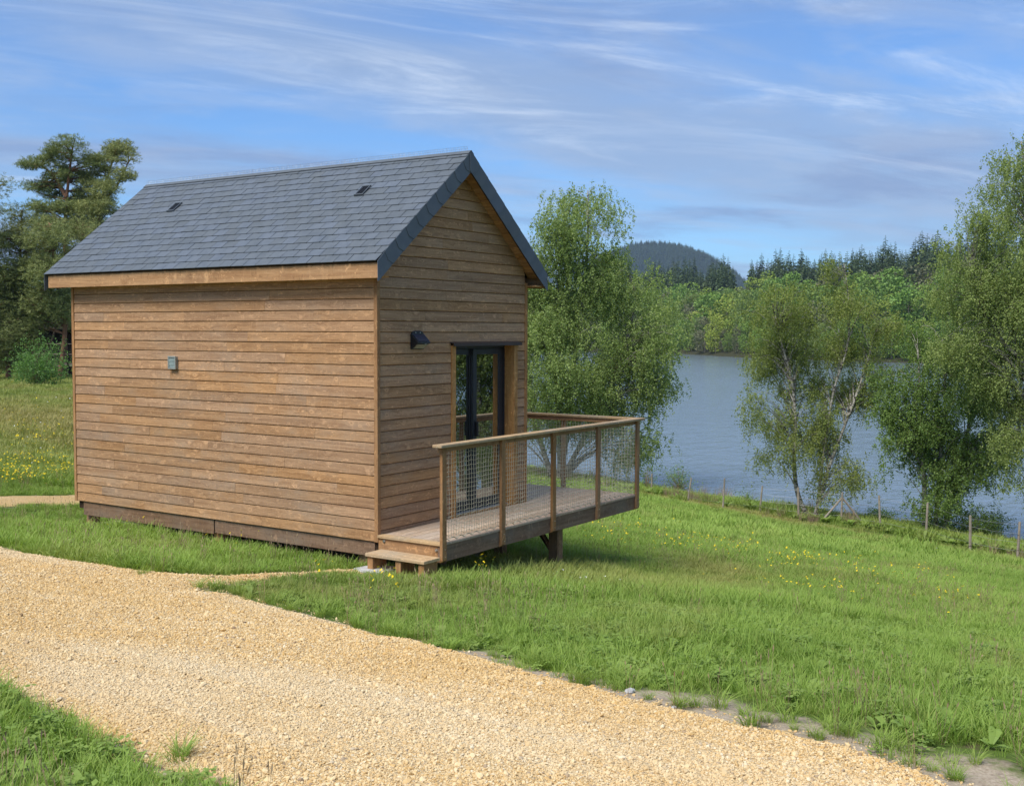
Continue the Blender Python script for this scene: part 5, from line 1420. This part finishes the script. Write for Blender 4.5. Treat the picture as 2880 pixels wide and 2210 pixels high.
pine('pine_tree', 'bushy dark pine between the left edge and the tall pine', 62, 61, [(70, 610, 35, 35), (55, 680, 60, 40), (95, 730, 60, 40), (40, 800, 65, 45), (90, 850, 60, 40), (30, 910, 60, 40), (80, 960, 60, 30), (40, 1010, 40, 25)], [[(22, 1078), (30, 900), (60, 750), (70, 600)]], 0.17, 300, 504, **low)
pine('pine_tree', 'dense pine standing below the tall pine, just left of the cabin eave', 150, 60, [(120, 640, 45, 30), (160, 680, 60, 35), (110, 760, 60, 40), (170, 770, 55, 40), (140, 840, 65, 40), (190, 860, 50, 40), (110, 900, 45, 30)], [[(165, 1078), (185, 900), (160, 760), (150, 640)]], 0.16, 300, 505, **low)
pine('pine_tree', 'pine filling the gap directly behind the back eave of the roof', 245, 63, [(230, 650, 55, 35), (270, 690, 70, 40), (220, 740, 60, 45), (260, 820, 70, 50), (230, 900, 60, 40)], [[(245, 1078), (240, 850), (235, 650)]], 0.17, 240, 506, **low)
for (px, D, rx, rz, sd, lb) in ((40, 72, 120, 150, 411, 'shady leafy thicket behind the leftmost pines'), (190, 74, 120, 170, 412, 'leafy thicket in shade behind the thatched hut'), (-90, 66, 90, 140, 413, 'leafy thicket beyond the left edge of the picture'), (330, 74, 110, 170, 414, 'leafy thicket hidden mostly by the cabin wall')):
    shrub('thicket', lb, px, 1075, D, rx, rz, 420, sd, M['dark_leaf'], 0.16, 0.11, 9, 5, 0.35, group='thickets under the pines')
shrub('shrub', 'bright green leafy bush at the meadow edge before the thatched hut', 112, 1082, 54, 62, 58, 130, 415, M['bush_leaf'], 0.085, 0.062, 9, 6, 0.34)

# ---- thatched hut on stilts behind the bush
hx, hy = xy(65.0, (175 - 1440) * 65.0 / FPX); hz = gz(hx, hy)
hut = empty('thatched_hut', (hx, hy, hz), -YAW)
tag(hut, 'dark wooden hut on stilts with thatched roof, half hidden behind the bush', 'hut')
zt_ = lambda py: CAM[2] - (py - 926) * 65.0 / FPX - hz
xt_ = lambda px: (px - 175) * 65.0 / FPX
MB().box(xt_(95), xt_(245), 0.4, 2.6, zt_(1020), zt_(912)).build('wall', M['hut_wood'], hut)
MB().prism([(xt_(80), -0.3, zt_(925)), (xt_(262), -0.3, zt_(925)), (xt_(262), -0.3, zt_(915)), (xt_(215), 1.3, zt_(858)), (xt_(120), 1.3, zt_(858)), (xt_(80), -0.3, zt_(915))][:2] + [(xt_(215), 1.3, zt_(862)), (xt_(120), 1.3, zt_(862))], (0, 0.08, -0.10)).build('roof', M['thatch'], hut)
MB().prism([(xt_(80), 3.2, zt_(925)), (xt_(262), 3.2, zt_(925)), (xt_(215), 1.38, zt_(862)), (xt_(120), 1.38, zt_(862))], (0, -0.08, -0.10)).build('roof', M['thatch'], hut)
MB().box(xt_(100), xt_(250), -0.25, 2.6, zt_(1030), zt_(1021)).build('platform', M['grey_wood'], hut)
for px in (150, 195, 245): 
    MB().tube([(xt_(px), -0.2, -0.2), (xt_(px), -0.2, zt_(960))], 0.09, 7).build('stilt', M['hut_wood'], hut)
for py in (967, 996): MB().tube([(xt_(100), -0.25, zt_(py)), (xt_(250), -0.25, zt_(py))], 0.025, 6).build('railing_bar', M['grey_wood'], hut)
MB().tube([(xt_(150), -0.22, zt_(1035)), (xt_(195), -0.22, zt_(1080))], 0.055, 6).build('brace', M['grey_wood'], hut)
MB().tube([(xt_(195), -0.18, zt_(1035)), (xt_(150), -0.18, zt_(1080))], 0.055, 6).build('brace', M['hut_wood'], hut)
MB().tube([(xt_(152), -0.3, zt_(965)), (xt_(172), -0.1, zt_(880)), (xt_(182), 0, zt_(800))], [0.08, 0.07, 0.06], 8).build('roof_pole', M['hut_wood'], hut)

# ---- fence between the meadow and the lake path
fence = empty('wire_fence', (*pix_ground(2247, 1457), gz(*pix_ground(2247, 1457))))
tag(fence, 'low wire fence on weathered wooden posts between meadow and lake', 'fence')
tops = []
fo = Vector(fence.location)
for (px, py, h, lean) in ((1832, 1381, 0.75, 0.02), (1932, 1412, 0.92, 0.16), (2032, 1432, 1.1, 0.05), (2136, 1440, 0.95, 0.10), (2247, 1458, 1.1, -0.04), (2366, 1468, 1.05, 0.02), (2476, 1489, 1.15, -0.06), (2604, 1512, 1.15, 0.03), (2729, 1546, 1.05, -0.02), (2861, 1572, 1.1, 0.05), (3010, 1600, 1.1, 0.0)):
    x, y = pix_ground(px, py); z = gz(x, y)
    r = random.uniform(0.030, 0.044)
    b0 = Vector((x, y, z - 0.2)) - fo; t0 = Vector((x + lean * RT2[0] + random.uniform(-.03, .03), y + lean * RT2[1], z + h)) - fo
    MB().tube([b0, b0.lerp(t0, 0.5) + Vector((random.uniform(-.012, .012), 0, 0)), t0], [r, r * 0.95, r * 0.85], 7).build('post', M['grey_wood'], fence)
    tops.append((b0 + Vector((0, 0, 0.2)), t0))
    if px == 2366:
        for sx in (-1, 1):
            MB().tube([b0.lerp(t0, 0.85), Vector((x + sx * 0.75 * RT2[0], y + sx * 0.75 * RT2[1], z - 0.05)) - fo], 0.035, 6).build('brace', M['grey_wood'], fence)
for f_ in (0.22, 0.45, 0.68, 0.92):
    pts = []
    for (b0, t0), (b1_, t1) in zip(tops[:-1], tops[1:]):
        a, c = b0.lerp(t0, f_), b1_.lerp(t1, f_)
        pts += [a, a.lerp(c, 0.5) + Vector((0, 0, -0.03))]
    pts.append(tops[-1][0].lerp(tops[-1][1], f_))
    MB().tube(pts, 0.0035, 4).build('wire', M['wire'], fence)
# rough growth along the fence
def dry_weed(seed):
    g = np.random.default_rng(seed); n = 34
    a = g.uniform(0, 6.28, n); r = 0.18 * np.sqrt(g.uniform(0, 1, n)); h = g.uniform(0.25, 0.75, n); w = 0.011
    b = np.c_[r * np.cos(a), r * np.sin(a), np.zeros(n)]; t = b + np.c_[g.normal(0, 0.14, (n, 2)), h]; s = np.c_[-np.sin(a), np.cos(a), np.zeros(n)] * w / 2
    V = np.stack([b - s, b + s, t], 1).reshape(-1, 3)
    me = fast_mesh('dry_weed', V, np.arange(3 * n).reshape(n, 3), False, {'tint': np.zeros(3 * n)}); me.materials.append(M['dry_stem']); return me
wsrc = [dry_weed(1), dry_weed(2), blades(40, 0.22, 0.25, 0.6, 0.02, 0.6, 170), blades(40, 0.22, 0.2, 0.5, 0.02, 0.7, 171), rosette(12, 0.3, 0.09, 172, 0.9)]
x, y, d, s = sample_land(30000, 28, 70, 1.5, 0.55)
q = q_of(d, s)
ok = (np.abs(q + 4.6 + 0.5 * vnoise(x * 0.5, y * 0.5, 51)) < 0.55) | ((np.abs(q + 0.2) < 0.5) & (rng.uniform(0, 1, len(x)) < 0.5))
x, y, d, s, q = x[ok], y[ok], d[ok], s[ok], q[ok]
n = len(x); sc = rng.uniform(0.4, 1.15, n)
pk = vnoise(x * 0.8, y * 0.8, 52)
idx = np.where(pk > 0.35, rng.integers(0, 2, n), rng.integers(2, 5, n))
scatter('rough_growth', np.c_[x, y, ground(x, y)], clump_rot(n), np.c_[sc, sc, sc], idx, rng.uniform(0, 0.7, n), wsrc, rng.uniform(0, 0.5, n), 'rough weeds and dry stems along the wire fence and the bank')

# ------------------------------------------------------------------ far shore
def far_broadleaf(name, seed, h, r, mat, nq=2600, qs=0.62, airy=0.0):
    g = np.random.default_rng(seed); lob = []
    for i in range(g.integers(11, 17)):
        a = g.uniform(0, 6.28); t = g.uniform(0.0, 1.0); zz = h * (0.30 + 0.60 * t); rr = r * math.sin(math.pi * (0.18 + 0.70 * t)) * 0.75
        lob.append((rr * math.cos(a) * 0.8, rr * math.sin(a) * 0.8, zz, r * g.uniform(0.28, 0.5), r * g.uniform(0.28, 0.5), h * g.uniform(0.09, 0.15)))
    lob.append((0, 0, h * 0.35, r * 0.85, r * 0.85, h * 0.25)); lob.append((0, 0, h * 0.15, r * 0.75, r * 0.75, h * 0.15))
    p = in_lobes(g, lob, nq, 0.7)
    ax = rand_unit(g, nq); sz = g.uniform(0.5, 1.2, nq) * qs
    V, F = leaf_quads(p - ax * (sz * 0.5)[:, None], ax, perp(g, ax), sz, sz * 0.8)
    tint = np.repeat(np.clip(0.5 + 0.35 * np.sin(p[:, 0] * 2 + seed) * np.sin(p[:, 2] * 1.3) + g.normal(0, 0.2, nq), 0, 1), 4)
    tb = MB().tube([(0, 0, -1), (0.1, 0, h * 0.35), (0.2, 0.1, h * 0.7)], [0.22, 0.17, 0.06], 6)
    nb_ = len(V); V = np.r_[V, np.array(tb.v)]; quads = [f for f in tb.f if len(f) == 4]
    F = np.r_[F, np.array(quads) + nb_]
    me = fast_mesh(name, V, F, False, {'tint': np.r_[tint, np.zeros(len(tb.v))]})
    me.materials.append(mat); me.materials.append(M['grey_wood'])
    me.polygons.foreach_set('material_index', np.r_[np.zeros(nq, np.int32), np.ones(len(quads), np.int32)]); return me
def far_conifer(name, seed, h, r):
    g = np.random.default_rng(seed); P = []; A = []; Ls = []; Wd = []
    z = h * 0.06
    while z < h * 0.985:
        t = z / h; rr = r * (1 - t) ** 0.75 * g.uniform(0.8, 1.12) + 0.15; nb = max(5, int(13 * (1 - t)) + 4)
        for k in range(nb):
            a = g.uniform(0, 6.283); l = rr * g.uniform(0.6, 1.1)
            for f in (0.15, 0.5):
                P.append((math.cos(a) * l * f, math.sin(a) * l * f, z - l * f * 0.25)); ax = np.array([math.cos(a + g.normal(0, .3)), math.sin(a + g.normal(0, .3)), g.normal(-0.25, 0.15)]); A.append(ax / np.linalg.norm(ax)); Ls.append(l * 0.6); Wd.append(l * 0.40)
        z += h * g.uniform(0.020, 0.034)
    P, A, Ls, Wd = np.array(P), np.array(A), np.array(Ls), np.array(Wd)
    V, F = leaf_quads(P, A, perp(g, A), Ls, Wd)
    tint = np.repeat(g.uniform(0, 1, len(P)), 4)
    tb = MB().tube([(0, 0, -1), (0, 0, h * 0.6), (0, 0, h * 0.99)], [0.28, 0.16, 0.03], 5); quads = [f for f in tb.f if len(f) == 4]
    nb_ = len(V)
    me = fast_mesh(name, np.r_[V, np.array(tb.v)], np.r_[F, np.array(quads) + nb_], False, {'tint': np.r_[tint, np.zeros(len(tb.v))]})
    me.materials.append(M['fir_leaf']); return me
FB = [far_broadleaf('broadleaf_tree', 600 + i, 15, 5.0 + 0.5 * (i % 3), m) for i, m in enumerate((M['far_leaf'], M['far_leaf'], M['far_leaf'], M['far_leaf_y'], M['far_leaf_y'], M['far_leaf_d'], M['far_leaf_d'], M['birch_leaf']))]
FC = [far_conifer('conifer', 650 + i, 22, 4.3 + 0.5 * (i % 3)) for i in range(5)]
def plant(kind, mesh, px, inl, h, label, cat, group, wide=1.0):
    d = float(np.interp(px, FPX_SH, FD_SH)) + inl; s = d * (px - 1440) / FPX; x, y = xy(d, s)
    o = bpy.data.objects.new(kind, mesh); COL.objects.link(o); o.location = (x, y, gz(x, y)); k = h / (15.0 if kind != 'conifer' else 22.0)
    o.scale = (k * wide, k * wide, k); o.rotation_euler = (0, 0, random.uniform(0, 6.28))
    return tag(o, label, cat, group)
g1_, g2_ = 'broadleaf trees on the far shore', 'conifers on the ridge beyond the lake'
KIND = ['fresh green'] * 3 + ['yellow green'] * 2 + ['dull olive'] * 2 + ['pale green']
WHERE = ['at the waterline', 'behind waterline trees', 'halfway up the bank', 'below the conifers']
def zone(px):
    for lim, t in ((1790, 'behind the tall birch'), (1905, 'by the tall birch'), (1985, 'left in the lake gap'), (2060, 'right in the lake gap'), (2160, 'left of young birch'), (2320, 'behind young birch left'),
                   (2480, 'behind young birch right'), (2600, 'left of dark tree'), (2750, 'behind dark tree')):
        if px < lim: return t
    return 'behind right edge birch'
def size_word(k): return 'low' if k < 0.85 else ('tall' if k > 1.04 else 'mid-height')
def l1(k, row, px, hk): return '%s %s broadleaf %s, %s' % (size_word(hk), KIND[k], WHERE[row], zone(px))
def l2(row, px, h): return '%s dark conifer %s, %s' % ('short' if h < 15 else ('tall' if h > 18.5 else 'middling'), ['at the ridge front', 'in the second ridge rank', 'in the third ridge rank', 'on the ridge skyline'][row], zone(px))
for row, (inl0, step, h0) in enumerate(((5, 24, 12.5), (18, 27, 15.0), (36, 30, 15.5), (56, 32, 15.5))):
    px = 1440 + row * 9
    while px < 3060:
        k = random.choices(range(8), [4, 4, 4, 1.5, 1.5, 1.2, 1.2, 1.8])[0]
        hk = random.uniform(0.72, 1.14) * (1.0 if row else random.uniform(0.6, 1.0)); qx = px + random.uniform(-7, 7)
        plant('broadleaf_tree', FB[k], qx, inl0 + random.uniform(-3, 4), h0 * hk, l1(k, row, qx, hk), 'tree', g1_, random.uniform(0.9, 1.25))
        px += step * random.uniform(0.75, 1.25) * (1 + max(0, (px - 2200)) / 1500)
for row, (inl, step) in enumerate(((76, 17), (92, 15), (110, 13), (130, 12))):
    px = 1720 + row * 4
    while px < 2900:
        gap = 2058 < px < 2105
        if not gap or (row == 0 and random.random() < 0.4):
            qx0 = px
            h_ = random.uniform(11.5, 18.5) * (1 + 0.15 * sstep(qx0, 2150, 2600)) * (0.7 if gap else 1.0); qx = px + random.uniform(-5, 5)
            plant('conifer', random.choice(FC), qx, inl + random.uniform(-6, 6), h_, l2(row, qx, h_), 'tree', g2_)
        px += step * random.uniform(0.7, 1.5)
ORD = ['first', 'second', 'third', 'fourth', 'fifth', 'sixth', 'seventh', 'eighth', 'ninth', 'tenth']
_by = {}
for o in list(COL.objects):
    if o.get('group') in (g1_, g2_): _by.setdefault(o['label'], []).append(o)
for lb_, lst in _by.items():
    if len(lst) > 1:
        lst.sort(key=lambda o: float(np.divide(*ds(o.location.x, o.location.y)[::-1])))
        for i, o in enumerate(lst): o['label'] = lb_ + ', %s from left' % ORD[min(i, 9)]
# the wooded hill far beyond
HD, HS, HH = 2500.0, 2500 * (1840 - 1440) / FPX, 178.0
def hill_h(dx, dy):
    r = (np.abs(dx) / 255.0) ** 2.5 + (np.abs(dy) / 330.0) ** 2.3
    return HH * (1 - r)
nn = 60
gx_, gy_ = np.meshgrid(np.linspace(-300, 300, nn), np.linspace(-380, 380, nn), indexing='ij')
hz_ = np.maximum(hill_h(gx_, gy_), -20) + 4 * vnoise(gx_ / 40, gy_ / 40, 61)
hxw, hyw = xy(HD + gy_.ravel(), HS + gx_.ravel())
ii = np.arange(nn * nn).reshape(nn, nn)
hill = tag(obj('hill', fast_mesh('hill', np.c_[hxw, hyw, hz_.ravel()], np.stack([ii[:-1, :-1], ii[1:, :-1], ii[1:, 1:], ii[:-1, 1:]], -1).reshape(-1, 4), True), None, M['fir_leaf']), None, kind='structure')
n = 7000
dx, dy = rng.uniform(-290, 290, n), rng.uniform(-370, 40, n)
hh = hill_h(dx, dy); ok = hh > 20
dx, dy, hh = dx[ok], dy[ok], hh[ok] + 4 * vnoise(dx[ok] / 40, dy[ok] / 40, 61)
x, y = xy(HD + dy, HS + dx); n = len(x); sc = rng.uniform(0.5, 0.95, n)
scatter('hill_forest', np.c_[x, y, hh - 1], np.c_[np.zeros(n), np.zeros(n), rng.uniform(0, 6.28, n)], np.c_[sc * 1.2, sc * 1.2, sc], rng.integers(0, 5, n), rng.uniform(0, 1, n), FC, None, 'dense conifer forest covering the distant hill')

# ------------------------------------------------------------------ air
hb = NB('haze_air')
pv = hb.n('ShaderNodeVolumePrincipled')
pv.inputs['Color'].default_value = (0.55, 0.74, 1.0, 1); pv.inputs['Density'].default_value = 0.00011
pv.inputs['Anisotropy'].default_value = 0.0
hb.l(pv.outputs[0], hb.out.inputs['Volume'])
hz0 = MB().box(-4600, 4600, -4600, 4600, -60, 232).build('haze', hb.m)
tag(hz0, None, kind='stuff')
